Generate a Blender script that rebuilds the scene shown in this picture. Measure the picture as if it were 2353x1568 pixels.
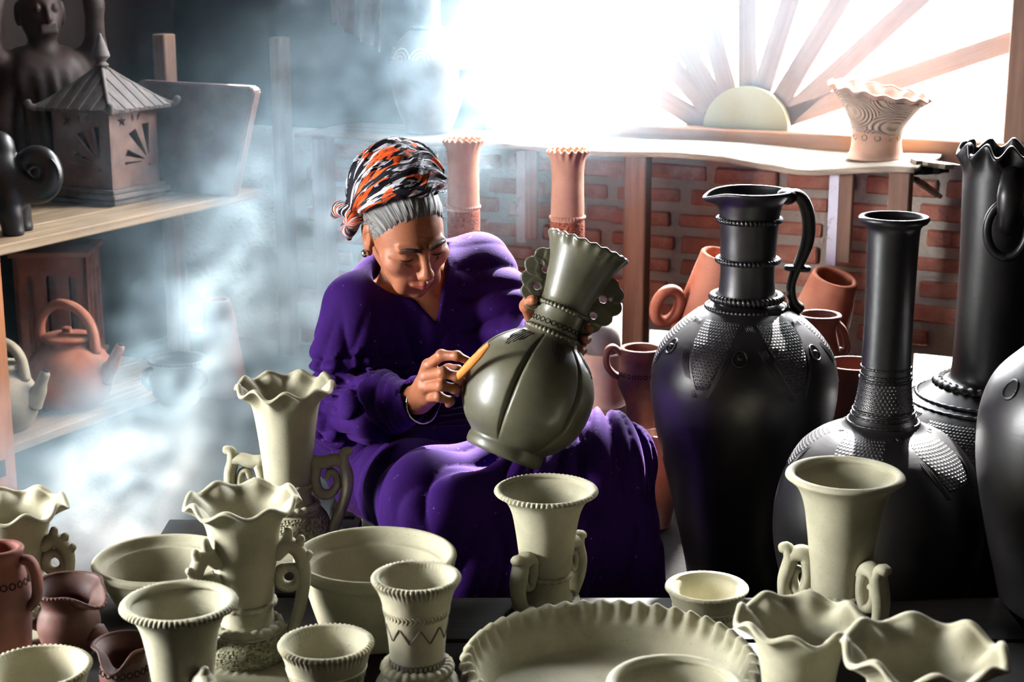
import bpy, bmesh, math, random
import numpy as np
from math import sin, cos, pi, radians, sqrt, atan2
from mathutils import Vector, Matrix

random.seed(7)
RNG = np.random.default_rng(11)
for _o in list(bpy.data.objects):
    bpy.data.objects.remove(_o, do_unlink=True)
SC = bpy.context.scene
COL = SC.collection

# ------------------------------------------------------------------ camera
F = 3700.0                      # focal length in pixels of the 2353 x 1568 frame
EYE = 1.22
PITCH = math.atan(884.0 / F)
CP, SP = cos(PITCH), sin(PITCH)
cam_data = bpy.data.cameras.new('camera')
cam_data.sensor_width = 36.0
cam_data.lens = 36.0 * F / 2353.0
cam_data.clip_start = 0.05
cam_data.dof.use_dof = True
cam_data.dof.focus_distance = 2.85
cam_data.dof.aperture_fstop = 7.0
cam = bpy.data.objects.new('camera', cam_data)
COL.objects.link(cam)
cam.location = (0, 0, EYE)
cam.rotation_euler = (pi / 2 - PITCH, 0, 0)
SC.camera = cam

# ------------------------------------------------------------------ world, exposure
WORLD_STRENGTH = 55.0
w = bpy.data.worlds.new('daylight')
SC.world = w
w.use_nodes = True
bg = w.node_tree.nodes['Background']
bg.inputs['Color'].default_value = (0.92, 0.96, 1.0, 1)
bg.inputs['Strength'].default_value = WORLD_STRENGTH
vs = SC.view_settings
vs.view_transform = 'Standard'
vs.look = 'None'
vs.exposure = 0.0
vs.gamma = 1.0
vs.use_curve_mapping = False
cy = SC.cycles
cy.use_denoising = True
cy.max_bounces = 4
cy.diffuse_bounces = 1
cy.glossy_bounces = 2
cy.transmission_bounces = 2
cy.transparent_max_bounces = 6
cy.volume_bounces = 0
cy.volume_step_rate = 8.0
cy.use_light_tree = False
cy.volume_max_steps = 64
cy.caustics_reflective = False
cy.caustics_refractive = False
cy.sample_clamp_indirect = 6.0
cy.use_adaptive_sampling = True
cy.adaptive_threshold = 0.4

# room axes: U runs along the back wall, V along the left wall; the camera stands at u = v = 0
ANG = radians(26.5)
UX, UY = cos(ANG), -sin(ANG)
VX, VY = sin(ANG), cos(ANG)
WALL_V = 4.22
WALL_U = -3.32
RIGHT_U = 1.5
FRONT_V = -1.2
CEIL = 2.55


def uvz(u, v, z=0.0):
    return Vector((u * UX + v * VX, u * UY + v * VY, z))


ROT_UV = Matrix.Rotation(-ANG, 4, 'Z')


def ray(px, py):
    a = (px - 1176.5) / F
    b = (784.0 - py) / F
    return Vector((a, CP + b * SP, -SP + b * CP))


def at(px, py, y):
    """the point of the place seen at a pixel of the photograph, at depth y"""
    d = ray(px, py)
    t = y / d.y
    return Vector((d.x * t, y, EYE + d.z * t))


def on_v(px, py, v):
    d = ray(px, py)
    t = v / (d.x * VX + d.y * VY)
    return Vector((d.x * t, d.y * t, EYE + d.z * t))


def on_u(px, py, u):
    d = ray(px, py)
    t = u / (d.x * UX + d.y * UY)
    return Vector((d.x * t, d.y * t, EYE + d.z * t))


def to_uv(p):
    return p.x * UX + p.y * UY, p.x * VX + p.y * VY


# daylight enters by the back window and by a doorway in the left wall
def portal(name, center, sx, sz, facing):
    ld = bpy.data.lights.new(name, 'AREA')
    ld.shape = 'RECTANGLE'
    ld.size, ld.size_y = sx, sz
    ld.energy = 1.0
    ld.cycles.is_portal = True
    o = bpy.data.objects.new(name, ld)
    COL.objects.link(o)
    o.location = center
    o.rotation_euler = Vector(facing).to_track_quat('-Z', 'Z').to_euler()
    return o


WIN_U0, WIN_U1 = -2.13, -0.71
WIN_Z0, WIN_Z1 = 0.762, 2.42
TOP_U0, TOP_U1, TOP_Z0, TOP_Z1 = -2.82, -2.45, 1.40, 1.98        # unseen opening added in the back wall to let sun onto the smoke
DOOR_V0, DOOR_V1, DOOR_Z = 0.25, 0.95, 2.0
portal('window_daylight', uvz((WIN_U0 + WIN_U1) / 2, WALL_V + 0.12, (WIN_Z0 + WIN_Z1) / 2),
       WIN_U1 - WIN_U0, WIN_Z1 - WIN_Z0, -uvz(0, 1))
portal('added_opening_daylight', uvz((TOP_U0 + TOP_U1) / 2, WALL_V + 0.12, (TOP_Z0 + TOP_Z1) / 2),
       TOP_U1 - TOP_U0, TOP_Z1 - TOP_Z0, -uvz(0, 1))
portal('doorway_daylight', uvz(WALL_U - 0.12, (DOOR_V0 + DOOR_V1) / 2, DOOR_Z / 2),
       DOOR_V1 - DOOR_V0, DOOR_Z, uvz(1, 0))

# lamp added in the doorway to strengthen the daylight on the front pots
door_lamp_d = bpy.data.lights.new('added_door_light', 'AREA')
door_lamp_d.shape = 'RECTANGLE'
door_lamp_d.size, door_lamp_d.size_y = DOOR_V1 - DOOR_V0 - 0.1, DOOR_Z - 0.3
door_lamp_d.energy = 320.0
door_lamp_d.color = (1.0, 0.98, 0.92)
door_lamp = bpy.data.objects.new('added_door_light', door_lamp_d)
COL.objects.link(door_lamp)
door_lamp.location = uvz(WALL_U - 0.10, (DOOR_V0 + DOOR_V1) / 2, DOOR_Z / 2 + 0.05)
door_lamp.rotation_euler = uvz(1, 0).to_track_quat('-Z', 'Z').to_euler()

# low morning sun through the back window
sun_d = bpy.data.lights.new('sun', 'SUN')
sun_d.energy = 65.0
sun_d.angle = radians(1.2)
sun_d.color = (1.0, 0.97, 0.95)
sun = bpy.data.objects.new('sun', sun_d)
COL.objects.link(sun)
sun.rotation_euler = Vector((-0.17, -0.70, -0.70)).to_track_quat('-Z', 'Y').to_euler()

# ------------------------------------------------------------------ materials
MATS = {}


def new_mat(name):
    m = bpy.data.materials.new(name)
    m.use_nodes = True
    nt = m.node_tree
    for n in list(nt.nodes):
        nt.nodes.remove(n)
    out = nt.nodes.new('ShaderNodeOutputMaterial')
    MATS[name] = m
    return m, nt, out


def srgb(r, g, b):
    def f(c):
        c /= 255.0
        return c / 12.92 if c <= 0.04045 else ((c + 0.055) / 1.055) ** 2.4
    return (f(r), f(g), f(b), 1.0)


def mix_rgb(nt, fac, a, b, mode='MIX'):
    n = nt.nodes.new('ShaderNodeMix')
    n.data_type = 'RGBA'
    n.blend_type = mode
    for sock, val in ((0, fac), (6, a), (7, b)):
        if isinstance(val, (int, float, tuple)):
            n.inputs[sock].default_value = val
        else:
            nt.links.new(val, n.inputs[sock])
    return n.outputs[2]


def noise(nt, vec, scale, detail=4.0, rough=0.55, dist=0.0):
    n = nt.nodes.new('ShaderNodeTexNoise')
    n.inputs['Scale'].default_value = scale
    n.inputs['Detail'].default_value = detail
    n.inputs['Roughness'].default_value = rough
    n.inputs['Distortion'].default_value = dist
    if vec is not None:
        nt.links.new(vec, n.inputs['Vector'])
    return n.outputs['Fac']


def ramp(nt, fac, p0, p1, c0=(0, 0, 0, 1), c1=(1, 1, 1, 1)):
    n = nt.nodes.new('ShaderNodeValToRGB')
    n.color_ramp.elements[0].position = p0
    n.color_ramp.elements[0].color = c0
    n.color_ramp.elements[1].position = p1
    n.color_ramp.elements[1].color = c1
    nt.links.new(fac, n.inputs[0])
    return n.outputs['Color']


def maths(nt, op, a, b=None, c=None):
    n = nt.nodes.new('ShaderNodeMath')
    n.operation = op
    for i, val in enumerate((a, b, c)):
        if val is None:
            continue
        if isinstance(val, (int, float)):
            n.inputs[i].default_value = val
        else:
            nt.links.new(val, n.inputs[i])
    return n.outputs[0]


def mapping(nt, vec, scale=(1, 1, 1), rot=(0, 0, 0), loc=(0, 0, 0)):
    n = nt.nodes.new('ShaderNodeMapping')
    n.inputs['Scale'].default_value = scale
    n.inputs['Rotation'].default_value = rot
    n.inputs['Location'].default_value = loc
    nt.links.new(vec, n.inputs['Vector'])
    return n.outputs[0]


def coords(nt, kind='Object'):
    n = nt.nodes.new('ShaderNodeTexCoord')
    return n.outputs[kind]


def bsdf(nt, out, color, rough=0.7, spec=0.4, bump=None, bump_d=0.002, bump_s=0.5, **kw):
    b = nt.nodes.new('ShaderNodeBsdfPrincipled')
    for key, val in (('Base Color', color), ('Roughness', rough), ('Specular IOR Level', spec)):
        if isinstance(val, (int, float, tuple)):
            b.inputs[key].default_value = val
        else:
            nt.links.new(val, b.inputs[key])
    for key, val in kw.items():
        b.inputs[key.replace('_', ' ')].default_value = val
    if bump is not None:
        bn = nt.nodes.new('ShaderNodeBump')
        bn.inputs['Distance'].default_value = bump_d
        bn.inputs['Strength'].default_value = bump_s
        nt.links.new(bump, bn.inputs['Height'])
        nt.links.new(bn.outputs[0], b.inputs['Normal'])
    nt.links.new(b.outputs[0], out.inputs['Surface'])
    return b


def clay(name, c1, c2, rough=0.75, spec=0.3, scale=14.0, stain=None, bump_d=0.0012, coat=0.0):
    m, nt, out = new_mat(name)
    co = coords(nt)
    geo = nt.nodes.new('ShaderNodeObjectInfo')
    off = nt.nodes.new('ShaderNodeVectorMath')
    off.operation = 'ADD'
    nt.links.new(co, off.inputs[0])
    mul = nt.nodes.new('ShaderNodeVectorMath')
    mul.operation = 'SCALE'
    nt.links.new(geo.outputs['Location'], mul.inputs[0])
    mul.inputs['Scale'].default_value = 3.7
    nt.links.new(mul.outputs[0], off.inputs[1])
    vec = off.outputs[0]
    n1 = noise(nt, vec, scale, 5, 0.6)
    col = mix_rgb(nt, ramp(nt, n1, 0.35, 0.68), c1, c2)
    if stain:
        n2 = noise(nt, vec, scale * 0.45, 3, 0.5)
        col = mix_rgb(nt, ramp(nt, n2, 0.52, 0.66), col, stain)
    n3 = noise(nt, vec, 260, 2, 0.5)
    col = mix_rgb(nt, maths(nt, 'MULTIPLY', ramp(nt, n3, 0.62, 0.72), 0.35), col, tuple(x * 0.4 for x in c1[:3]) + (1,))
    # fine horizontal throwing marks and grain
    ring = noise(nt, mapping(nt, vec, (4, 4, 150)), 1.0, 3, 0.6)
    grain = noise(nt, vec, 120, 3, 0.6)
    h = maths(nt, 'ADD', maths(nt, 'MULTIPLY', ring, 0.6), maths(nt, 'MULTIPLY', grain, 0.45))
    rg = maths(nt, 'ADD', maths(nt, 'MULTIPLY', n1, 0.25), rough - 0.12)
    b = bsdf(nt, out, col, rg, spec, h, bump_d, 0.6)
    if coat:
        b.inputs['Coat Weight'].default_value = coat
        b.inputs['Coat Roughness'].default_value = 0.18
    return m


def stamped(name, c1, c2, rough, spec, scale=150.0, stretch=(1, 1, 1.6), depth=0.004):
    """clay pressed all over with small pits"""
    m, nt, out = new_mat(name)
    co = coords(nt)
    v = nt.nodes.new('ShaderNodeTexVoronoi')
    v.feature = 'F1'
    v.inputs['Scale'].default_value = scale
    v.inputs['Randomness'].default_value = 0.75
    nt.links.new(mapping(nt, co, stretch), v.inputs['Vector'])
    h = ramp(nt, v.outputs['Distance'], 0.12, 0.55)
    n1 = noise(nt, co, 20, 4)
    col = mix_rgb(nt, n1, c1, c2)
    bsdf(nt, out, col, rough, spec, h, depth, 1.0)
    return m


def wood(name, c1, c2, rough=0.75, axis='X', scale=1.0, bump_d=0.0015):
    m, nt, out = new_mat(name)
    co = coords(nt)
    info = nt.nodes.new('ShaderNodeObjectInfo')
    cmb = nt.nodes.new('ShaderNodeVectorMath')
    cmb.operation = 'ADD'
    rnd = nt.nodes.new('ShaderNodeCombineXYZ')
    r10 = maths(nt, 'MULTIPLY', info.outputs['Random'], 37.0)
    for i in range(3):
        nt.links.new(r10, rnd.inputs[i])
    nt.links.new(co, cmb.inputs[0])
    nt.links.new(rnd.outputs[0], cmb.inputs[1])
    st = {'X': (2.5, 45, 45), 'Y': (45, 2.5, 45), 'Z': (45, 45, 2.5)}[axis]
    g = noise(nt, mapping(nt, cmb.outputs[0], tuple(s * scale for s in st)), 1.0, 5, 0.6, 0.6)
    g2 = noise(nt, cmb.outputs[0], 5.0, 3)
    col = mix_rgb(nt, ramp(nt, g, 0.3, 0.7), c1, c2)
    col = mix_rgb(nt, maths(nt, 'MULTIPLY', ramp(nt, g2, 0.5, 0.75), 0.45), col, tuple(x * 0.45 for x in c1[:3]) + (1,))
    bsdf(nt, out, col, rough, 0.25, g, bump_d, 0.7)
    return m


clay('greenware', srgb(188, 184, 158), srgb(166, 162, 137), 0.72, 0.3, stain=srgb(196, 188, 160))
stamped('greenware_pitted', srgb(178, 174, 142), srgb(150, 147, 118), 0.75, 0.3, 170)
clay('terracotta', srgb(188, 118, 92), srgb(164, 98, 76), 0.72, 0.3, stain=srgb(204, 140, 112))
clay('terracotta_pale', srgb(196, 158, 138), srgb(176, 138, 120), 0.75, 0.25, stain=srgb(150, 130, 125))
clay('terracotta_smoked', srgb(108, 66, 54), srgb(50, 36, 34), 0.62, 0.35, scale=9, stain=srgb(150, 88, 68))
clay('terracotta_hazed', srgb(216, 164, 138), srgb(200, 146, 120), 0.72, 0.3)  # paler terracotta: the haze before the floor vases is put into the colour
clay('clay_red', srgb(140, 86, 74), srgb(112, 66, 58), 0.7, 0.3, stain=srgb(96, 62, 56))
clay('slab_shaded_clay', srgb(112, 80, 70), srgb(88, 62, 56), 0.75, 0.25)  # terracotta slab, darkened to put the shade on its front into the colour
clay('clay_brown', srgb(132, 108, 98), srgb(106, 86, 80), 0.75, 0.25)
clay('clay_dark', srgb(64, 48, 43), srgb(46, 36, 33), 0.6, 0.35)
stamped('terracotta_pitted', srgb(190, 112, 84), srgb(168, 94, 70), 0.75, 0.3, 130)
clay('cream_clay', srgb(188, 176, 150), srgb(160, 146, 122), 0.7, 0.3)
clay('grey_clay', srgb(120, 112, 108), srgb(92, 86, 84), 0.72, 0.3)
clay('black_polished', srgb(10, 9, 12), srgb(18, 15, 16), 0.40, 0.6, scale=9, bump_d=0.0005, coat=0.0)


def dotted(name, c1, c2, rough, spec, depth=0.0028):
    """clay pressed with neat staggered rows of dots; the UV map counts the dots"""
    m, nt, out = new_mat(name)
    sep = nt.nodes.new('ShaderNodeSeparateXYZ')
    nt.links.new(coords(nt, 'UV'), sep.inputs[0])
    row = maths(nt, 'FLOOR', sep.outputs[1])
    fy = maths(nt, 'SUBTRACT', maths(nt, 'FRACT', sep.outputs[1]), 0.5)
    fx = maths(nt, 'SUBTRACT', maths(nt, 'FRACT', maths(nt, 'ADD', sep.outputs[0], maths(nt, 'MULTIPLY', row, 0.5))), 0.5)
    d = maths(nt, 'SQRT', maths(nt, 'ADD', maths(nt, 'MULTIPLY', fx, fx), maths(nt, 'MULTIPLY', fy, fy)))
    h = ramp(nt, d, 0.22, 0.42)
    n1 = noise(nt, coords(nt), 24, 3)
    col = mix_rgb(nt, n1, c1, c2)
    bsdf(nt, out, col, rough, spec, h, depth, 1.0)
    return m


dotted('black_stamped', srgb(24, 23, 26), srgb(34, 31, 33), 0.45, 0.7)
clay('olive_burnished', srgb(100, 97, 78), srgb(76, 74, 58), 0.40, 0.5, scale=10, bump_d=0.0005, coat=0.25)
wood('wood_shelf', srgb(172, 150, 122), srgb(132, 112, 90), axis='Y')
wood('wood_old', srgb(152, 122, 106), srgb(120, 94, 82), axis='Z')
wood('wood_orange', srgb(206, 140, 96), srgb(172, 108, 72), axis='Z')
wood('wood_ray', srgb(208, 184, 172), srgb(184, 158, 146), axis='X')
wood('wood_sill', srgb(196, 146, 108), srgb(168, 120, 86), axis='X')
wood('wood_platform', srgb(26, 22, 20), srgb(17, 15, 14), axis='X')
wood('wood_weathered', srgb(190, 176, 158), srgb(150, 134, 118), axis='X')
wood('wood_tool', srgb(222, 140, 62), srgb(200, 116, 46), 0.5, axis='X', scale=3.0, bump_d=0.0003)


def shell_mat():
    m, nt, out = new_mat('mortar')
    co = coords(nt)
    a = noise(nt, co, 9, 6, 0.7)
    b = noise(nt, co, 70, 4, 0.7)
    col = mix_rgb(nt, a, srgb(178, 172, 164), srgb(204, 198, 188))
    col = mix_rgb(nt, ramp(nt, b, 0.6, 0.8), col, srgb(124, 118, 110))
    h = maths(nt, 'ADD', a, maths(nt, 'MULTIPLY', b, 0.5))
    bsdf(nt, out, col, 0.95, 0.1, h, 0.012, 0.8)
    m, nt, out = new_mat('brick')
    co = coords(nt)
    info = nt.nodes.new('ShaderNodeObjectInfo')
    a = noise(nt, co, 22, 5, 0.65)
    col = mix_rgb(nt, info.outputs['Random'], srgb(200, 134, 118), srgb(170, 110, 98))
    col = mix_rgb(nt, ramp(nt, a, 0.42, 0.75), col, srgb(212, 166, 148))
    b = noise(nt, co, 90, 3, 0.7)
    col = mix_rgb(nt, maths(nt, 'MULTIPLY', ramp(nt, b, 0.58, 0.75), 0.6), col, srgb(104, 70, 60))
    bsdf(nt, out, col, 0.92, 0.12, maths(nt, 'ADD', a, b), 0.005, 0.8)
    m, nt, out = new_mat('dark_wall')
    co = coords(nt)
    a = noise(nt, mapping(nt, co, (6, 6, 1.2)), 1.0, 5, 0.65)
    col = mix_rgb(nt, a, srgb(34, 29, 28), srgb(50, 43, 40))
    bsdf(nt, out, col, 0.92, 0.1, a, 0.01, 0.6)
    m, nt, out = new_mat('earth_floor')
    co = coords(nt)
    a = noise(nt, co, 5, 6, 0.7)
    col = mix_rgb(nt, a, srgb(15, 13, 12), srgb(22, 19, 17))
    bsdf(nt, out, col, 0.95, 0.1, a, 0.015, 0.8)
    m, nt, out = new_mat('metal_strip')
    co = coords(nt)
    a = noise(nt, co, 30, 4, 0.7)
    col = mix_rgb(nt, ramp(nt, a, 0.55, 0.7), srgb(196, 200, 210), srgb(110, 100, 98))
    bsdf(nt, out, col, 0.45, 0.5, Metallic=0.5)
    m, nt, out = new_mat('painted_recess')
    bsdf(nt, out, srgb(26, 22, 22), 0.9, 0.1)  # flat dark colour in place of the shade inside holes and pressed marks
    m, nt, out = new_mat('daub_disc')
    co = coords(nt)
    a = noise(nt, co, 14, 4, 0.6)
    col = mix_rgb(nt, a, srgb(228, 224, 184), srgb(212, 206, 164))
    bsdf(nt, out, col, 0.9, 0.1, a, 0.004, 0.6)
    m, nt, out = new_mat('straw')
    bsdf(nt, out, srgb(196, 182, 140), 0.9, 0.1)


shell_mat()


# ------------------------------------------------------------------ object helpers
def link_mesh(name, me, mat=None, parent=None, smooth=True):
    o = bpy.data.objects.new(name, me)
    COL.objects.link(o)
    if mat is not None:
        me.materials.append(MATS[mat] if isinstance(mat, str) else mat)
    if smooth and len(me.polygons):
        me.polygons.foreach_set('use_smooth', [True] * len(me.polygons))
    if parent is not None:
        o.parent = parent
    return o


def mesh_from(verts, faces, name='m'):
    me = bpy.data.meshes.new(name)
    me.from_pydata([tuple(v) for v in verts], [], [tuple(int(i) for i in f) for f in faces])
    me.update()
    return me


def mesh_np(verts, quads, name='m'):
    """fast all-quad mesh"""
    me = bpy.data.meshes.new(name)
    nv, nf = len(verts), len(quads)
    me.vertices.add(nv)
    me.vertices.foreach_set('co', np.asarray(verts, dtype=np.float32).ravel())
    me.loops.add(nf * 4)
    me.loops.foreach_set('vertex_index', np.asarray(quads, dtype=np.int32).ravel())
    me.polygons.add(nf)
    me.polygons.foreach_set('loop_start', np.arange(0, nf * 4, 4, dtype=np.int32))
    me.polygons.foreach_set('loop_total', np.full(nf, 4, dtype=np.int32))
    me.update(calc_edges=True)
    me.validate()
    return me


def set_uv(me, uv):
    vi = np.empty(len(me.loops), dtype=np.int32)
    me.loops.foreach_get('vertex_index', vi)
    lay_ = me.uv_layers.new(name='UVMap')
    lay_.data.foreach_set('uv', np.asarray(uv, dtype=np.float32)[vi].ravel())
    return me


def tag(o, label=None, cat=None, group=None, kind=None):
    if label:
        o['label'] = label
    if cat:
        o['category'] = cat
    if group:
        o['group'] = group
    if kind:
        o['kind'] = kind
    return o


def empty(name, loc=(0, 0, 0), rotz=0.0, **kw):
    o = bpy.data.objects.new(name, None)
    o.empty_display_size = 0.05
    COL.objects.link(o)
    o.location = loc
    o.rotation_euler = (0, 0, rotz)
    tag(o, **kw)
    return o


def box_mesh(sx, sy, sz, bevel=0.0, seg=1, jitter=0.0, center=(0, 0, 0)):
    bm = bmesh.new()
    bmesh.ops.create_cube(bm, size=1.0)
    for v in bm.verts:
        v.co = Vector((v.co.x * sx, v.co.y * sy, v.co.z * sz))
        if jitter:
            v.co += Vector((random.uniform(-jitter, jitter), random.uniform(-jitter, jitter), random.uniform(-jitter, jitter)))
    if bevel:
        bmesh.ops.bevel(bm, geom=bm.edges[:], offset=bevel, segments=seg, affect='EDGES', profile=0.6)
    for v in bm.verts:
        v.co += Vector(center)
    me = bpy.data.meshes.new('box')
    bm.to_mesh(me)
    bm.free()
    return me


def uv_box(name, u0, u1, v0, v1, z0, z1, mat, parent=None, bevel=0.0, jitter=0.0, smooth=False):
    """a box whose sides follow the room axes; its local X is U and local Y is V"""
    me = box_mesh(abs(u1 - u0), abs(v1 - v0), abs(z1 - z0), bevel, 1, jitter)
    o = link_mesh(name, me, mat, parent, smooth)
    o.matrix_world = Matrix.Translation(uvz((u0 + u1) / 2, (v0 + v1) / 2, (z0 + z1) / 2)) @ ROT_UV
    return o


def catmull(pts, n):
    """resample a list of points by a Catmull-Rom spline to n points"""
    P = np.array(pts, dtype=float)
    if len(P) < 3:
        t = np.linspace(0, 1, n)[:, None]
        return P[0] * (1 - t) + P[-1] * t
    Q = np.vstack([2 * P[0] - P[1], P, 2 * P[-1] - P[-2]])
    seg = len(P) - 1
    out = []
    d = np.linalg.norm(np.diff(P[:, :min(3, P.shape[1])], axis=0), axis=1)
    cum = np.concatenate([[0], np.cumsum(d)])
    for s in np.linspace(0, cum[-1], n):
        i = min(max(np.searchsorted(cum, s, side='right') - 1, 0), seg - 1)
        t = (s - cum[i]) / max(d[i], 1e-9)
        p0, p1, p2, p3 = Q[i], Q[i + 1], Q[i + 2], Q[i + 3]
        out.append(0.5 * ((2 * p1) + (-p0 + p2) * t + (2 * p0 - 5 * p1 + 4 * p2 - p3) * t * t + (-p0 + 3 * p1 - 3 * p2 + p3) * t ** 3))
    return np.array(out)


def revolve(prof, nseg, mod=None):
    """prof: array (n,2) of r,z; mod(theta, r, z, k) -> r, z where k runs 0..1 along the profile. Closed at both ends on the axis."""
    prof = np.asarray(prof, dtype=float)
    n = len(prof)
    th = np.linspace(0, 2 * pi, nseg, endpoint=False)
    T, K = np.meshgrid(th, np.arange(n), indexing='xy')
    R = np.repeat(prof[:, 0][:, None], nseg, 1)
    Z = np.repeat(prof[:, 1][:, None], nseg, 1)
    if mod is not None:
        R, Z = mod(T, R, Z, K / (n - 1))
    V = np.stack([R * np.cos(T), R * np.sin(T), Z], -1).reshape(-1, 3)
    i = np.arange(n - 1)[:, None]
    j = np.arange(nseg)[None, :]
    a = i * nseg + j
    b = i * nseg + (j + 1) % nseg
    q = np.stack([a, b, b + nseg, a + nseg], -1).reshape(-1, 4)
    return V, q


def sweep(pts, rad, n=40, sides=14, flat=1.0, up=None, twist=None, taper_ends=True):
    """tube along a spline; rad is a number or list (resampled along), flat scales the section along 'up'"""
    P = catmull(pts, n)
    if np.isscalar(rad):
        rad = [rad, rad]
    R = np.interp(np.linspace(0, 1, n), np.linspace(0, 1, len(rad)), rad)
    T = np.gradient(P, axis=0)
    T /= np.linalg.norm(T, axis=1)[:, None] + 1e-12
    if up is not None:
        U = np.array(up, dtype=float)
        N = [U - T[k] * np.dot(U, T[k]) for k in range(n)]
        N = np.array([x / (np.linalg.norm(x) + 1e-12) for x in N])
    else:
        a = np.array([0, 0, 1.0]) if abs(T[0][2]) < 0.9 else np.array([1.0, 0, 0])
        x = a - T[0] * np.dot(a, T[0])
        x /= np.linalg.norm(x)
        N = [x]
        for k in range(1, n):
            x = N[-1] - T[k] * np.dot(N[-1], T[k])
            N.append(x / (np.linalg.norm(x) + 1e-12))
        N = np.array(N)
    B = np.cross(T, N)
    ph = np.linspace(0, 2 * pi, sides, endpoint=False)
    rings = []
    for k in range(n):
        r = R[k]
        p = ph + (twist * k / n if twist else 0)
        rings.append(P[k] + r * (np.cos(p)[:, None] * N[k] * flat + np.sin(p)[:, None] * B[k]))
    V = list(np.concatenate(rings))
    q = []
    for k in range(n - 1):
        for s in range(sides):
            a = k * sides + s
            b = k * sides + (s + 1) % sides
            q.append((a, b, b + sides, a + sides))
    # rounded caps
    for end, sgn in ((0, -1), (n - 1, 1)):
        base = end * sides
        c = P[end] + T[end] * sgn * R[end] * 0.6
        mid = []
        for s in range(sides):
            mid.append(len(V))
            V.append(P[end] + (V[base + s] - P[end]) * 0.7 + T[end] * sgn * R[end] * 0.42)
        V.append(c)
        ci = len(V) - 1
        for s in range(sides):
            s2 = (s + 1) % sides
            f = (base + s, base + s2, mid[s2], mid[s])
            g = (mid[s], mid[s2], ci)
            if sgn < 0:
                f, g = f[::-1], g[::-1]
            q.append(f)
            q.append(g)
    return V, q


class MB:
    """collects shapes that belong to ONE part"""
    def __init__(self):
        self.v, self.f = [], []

    def add(self, V, Fc, M=None):
        o = len(self.v)
        if M is not None:
            V = [tuple(M @ Vector(p)) for p in V]
        self.v.extend([tuple(p) for p in V])
        self.f.extend([tuple(int(i) + o for i in f) for f in Fc])
        return self

    def box(self, sx, sy, sz, M=None, bevel=0.0):
        me = box_mesh(sx, sy, sz, bevel)
        self.add([v.co[:] for v in me.vertices], [p.vertices[:] for p in me.polygons], M)
        bpy.data.meshes.remove(me)
        return self

    def build(self, name, mat, parent=None, smooth=True):
        return link_mesh(name, mesh_from(self.v, self.f), mat, parent, smooth)


def sphere_vf(rx, ry, rz, c=(0, 0, 0), nu=20, nv=12):
    th = np.linspace(0, pi, nv + 1)
    prof = np.stack([np.sin(th), -np.cos(th)], 1)
    prof[0, 0] = prof[-1, 0] = 1e-4
    V, q = revolve(prof, nu)
    return V * np.array([rx, ry, rz]) + np.array(c), q

# ------------------------------------------------------------------ the room
def structure(o):
    o['kind'] = 'structure'
    return o


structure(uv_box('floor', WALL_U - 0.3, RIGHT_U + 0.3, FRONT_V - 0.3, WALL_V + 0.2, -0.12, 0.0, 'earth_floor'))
structure(uv_box('ceiling', WALL_U - 0.3, RIGHT_U + 0.3, FRONT_V - 0.3, WALL_V + 0.3, CEIL, CEIL + 0.1, 'dark_wall'))
structure(uv_box('wall_right', RIGHT_U, RIGHT_U + 0.12, FRONT_V - 0.1, WALL_V + 0.1, 0, CEIL, 'dark_wall'))
structure(uv_box('wall_front', WALL_U, RIGHT_U, FRONT_V - 0.12, FRONT_V, 0, CEIL, 'dark_wall'))
# left wall with the doorway that lights the front of the room
wl = structure(uv_box('wall_left', WALL_U - 0.12, WALL_U, DOOR_V1, WALL_V + 0.1, 0, CEIL, 'dark_wall'))


def wall_piece(name, u0, u1, v0, v1, z0, z1, mat, parent):
    o = uv_box(name, u0, u1, v0, v1, z0, z1, mat)
    mw = o.matrix_world.copy()
    o.parent = parent
    bpy.context.view_layer.update()
    o.matrix_parent_inverse = parent.matrix_world.inverted()
    o.matrix_world = mw
    return o


wall_piece('wall_section', WALL_U - 0.12, WALL_U, FRONT_V, DOOR_V0, 0, CEIL, 'dark_wall', wl)
wall_piece('door_lintel', WALL_U - 0.12, WALL_U, DOOR_V0, DOOR_V1, DOOR_Z, CEIL, 'dark_wall', wl)

# ---- back wall: an upper dark part beside the window, a brick parapet below
BRICK_TOP = 0.70
wb = structure(uv_box('wall_back', WALL_U - 0.1, WIN_U0, WALL_V, WALL_V + 0.1, BRICK_TOP, TOP_Z0, 'dark_wall'))
wall_piece('wall_section', WALL_U - 0.1, TOP_U0, WALL_V, WALL_V + 0.1, TOP_Z0, CEIL, 'dark_wall', wb)
wall_piece('wall_section', TOP_U0, TOP_U1, WALL_V, WALL_V + 0.1, TOP_Z1, CEIL, 'dark_wall', wb)
wall_piece('wall_section', TOP_U1, WIN_U0, WALL_V, WALL_V + 0.1, TOP_Z0, CEIL, 'dark_wall', wb)
wall_piece('wall_section', WIN_U1 + 0.1, RIGHT_U + 0.1, WALL_V, WALL_V + 0.1, BRICK_TOP, CEIL, 'dark_wall', wb)
wall_piece('wall_section', WIN_U0, WIN_U1 + 0.1, WALL_V, WALL_V + 0.1, WIN_Z1, CEIL, 'dark_wall', wb)

# mortar bed of the parapet, pierced near the ground
COURSE, BRICK_H, BRICK_L, JOINT = 0.0665, 0.043, 0.188, 0.024
# gaps (u0, u1, z0, z1) that let daylight in at the foot of the wall
def gap_px(x0, x1, y0, y1):
    a = on_v(x0, y1, WALL_V)
    b = on_v(x1, y0, WALL_V)
    return (to_uv(a)[0], to_uv(b)[0], a.z, b.z)


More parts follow.
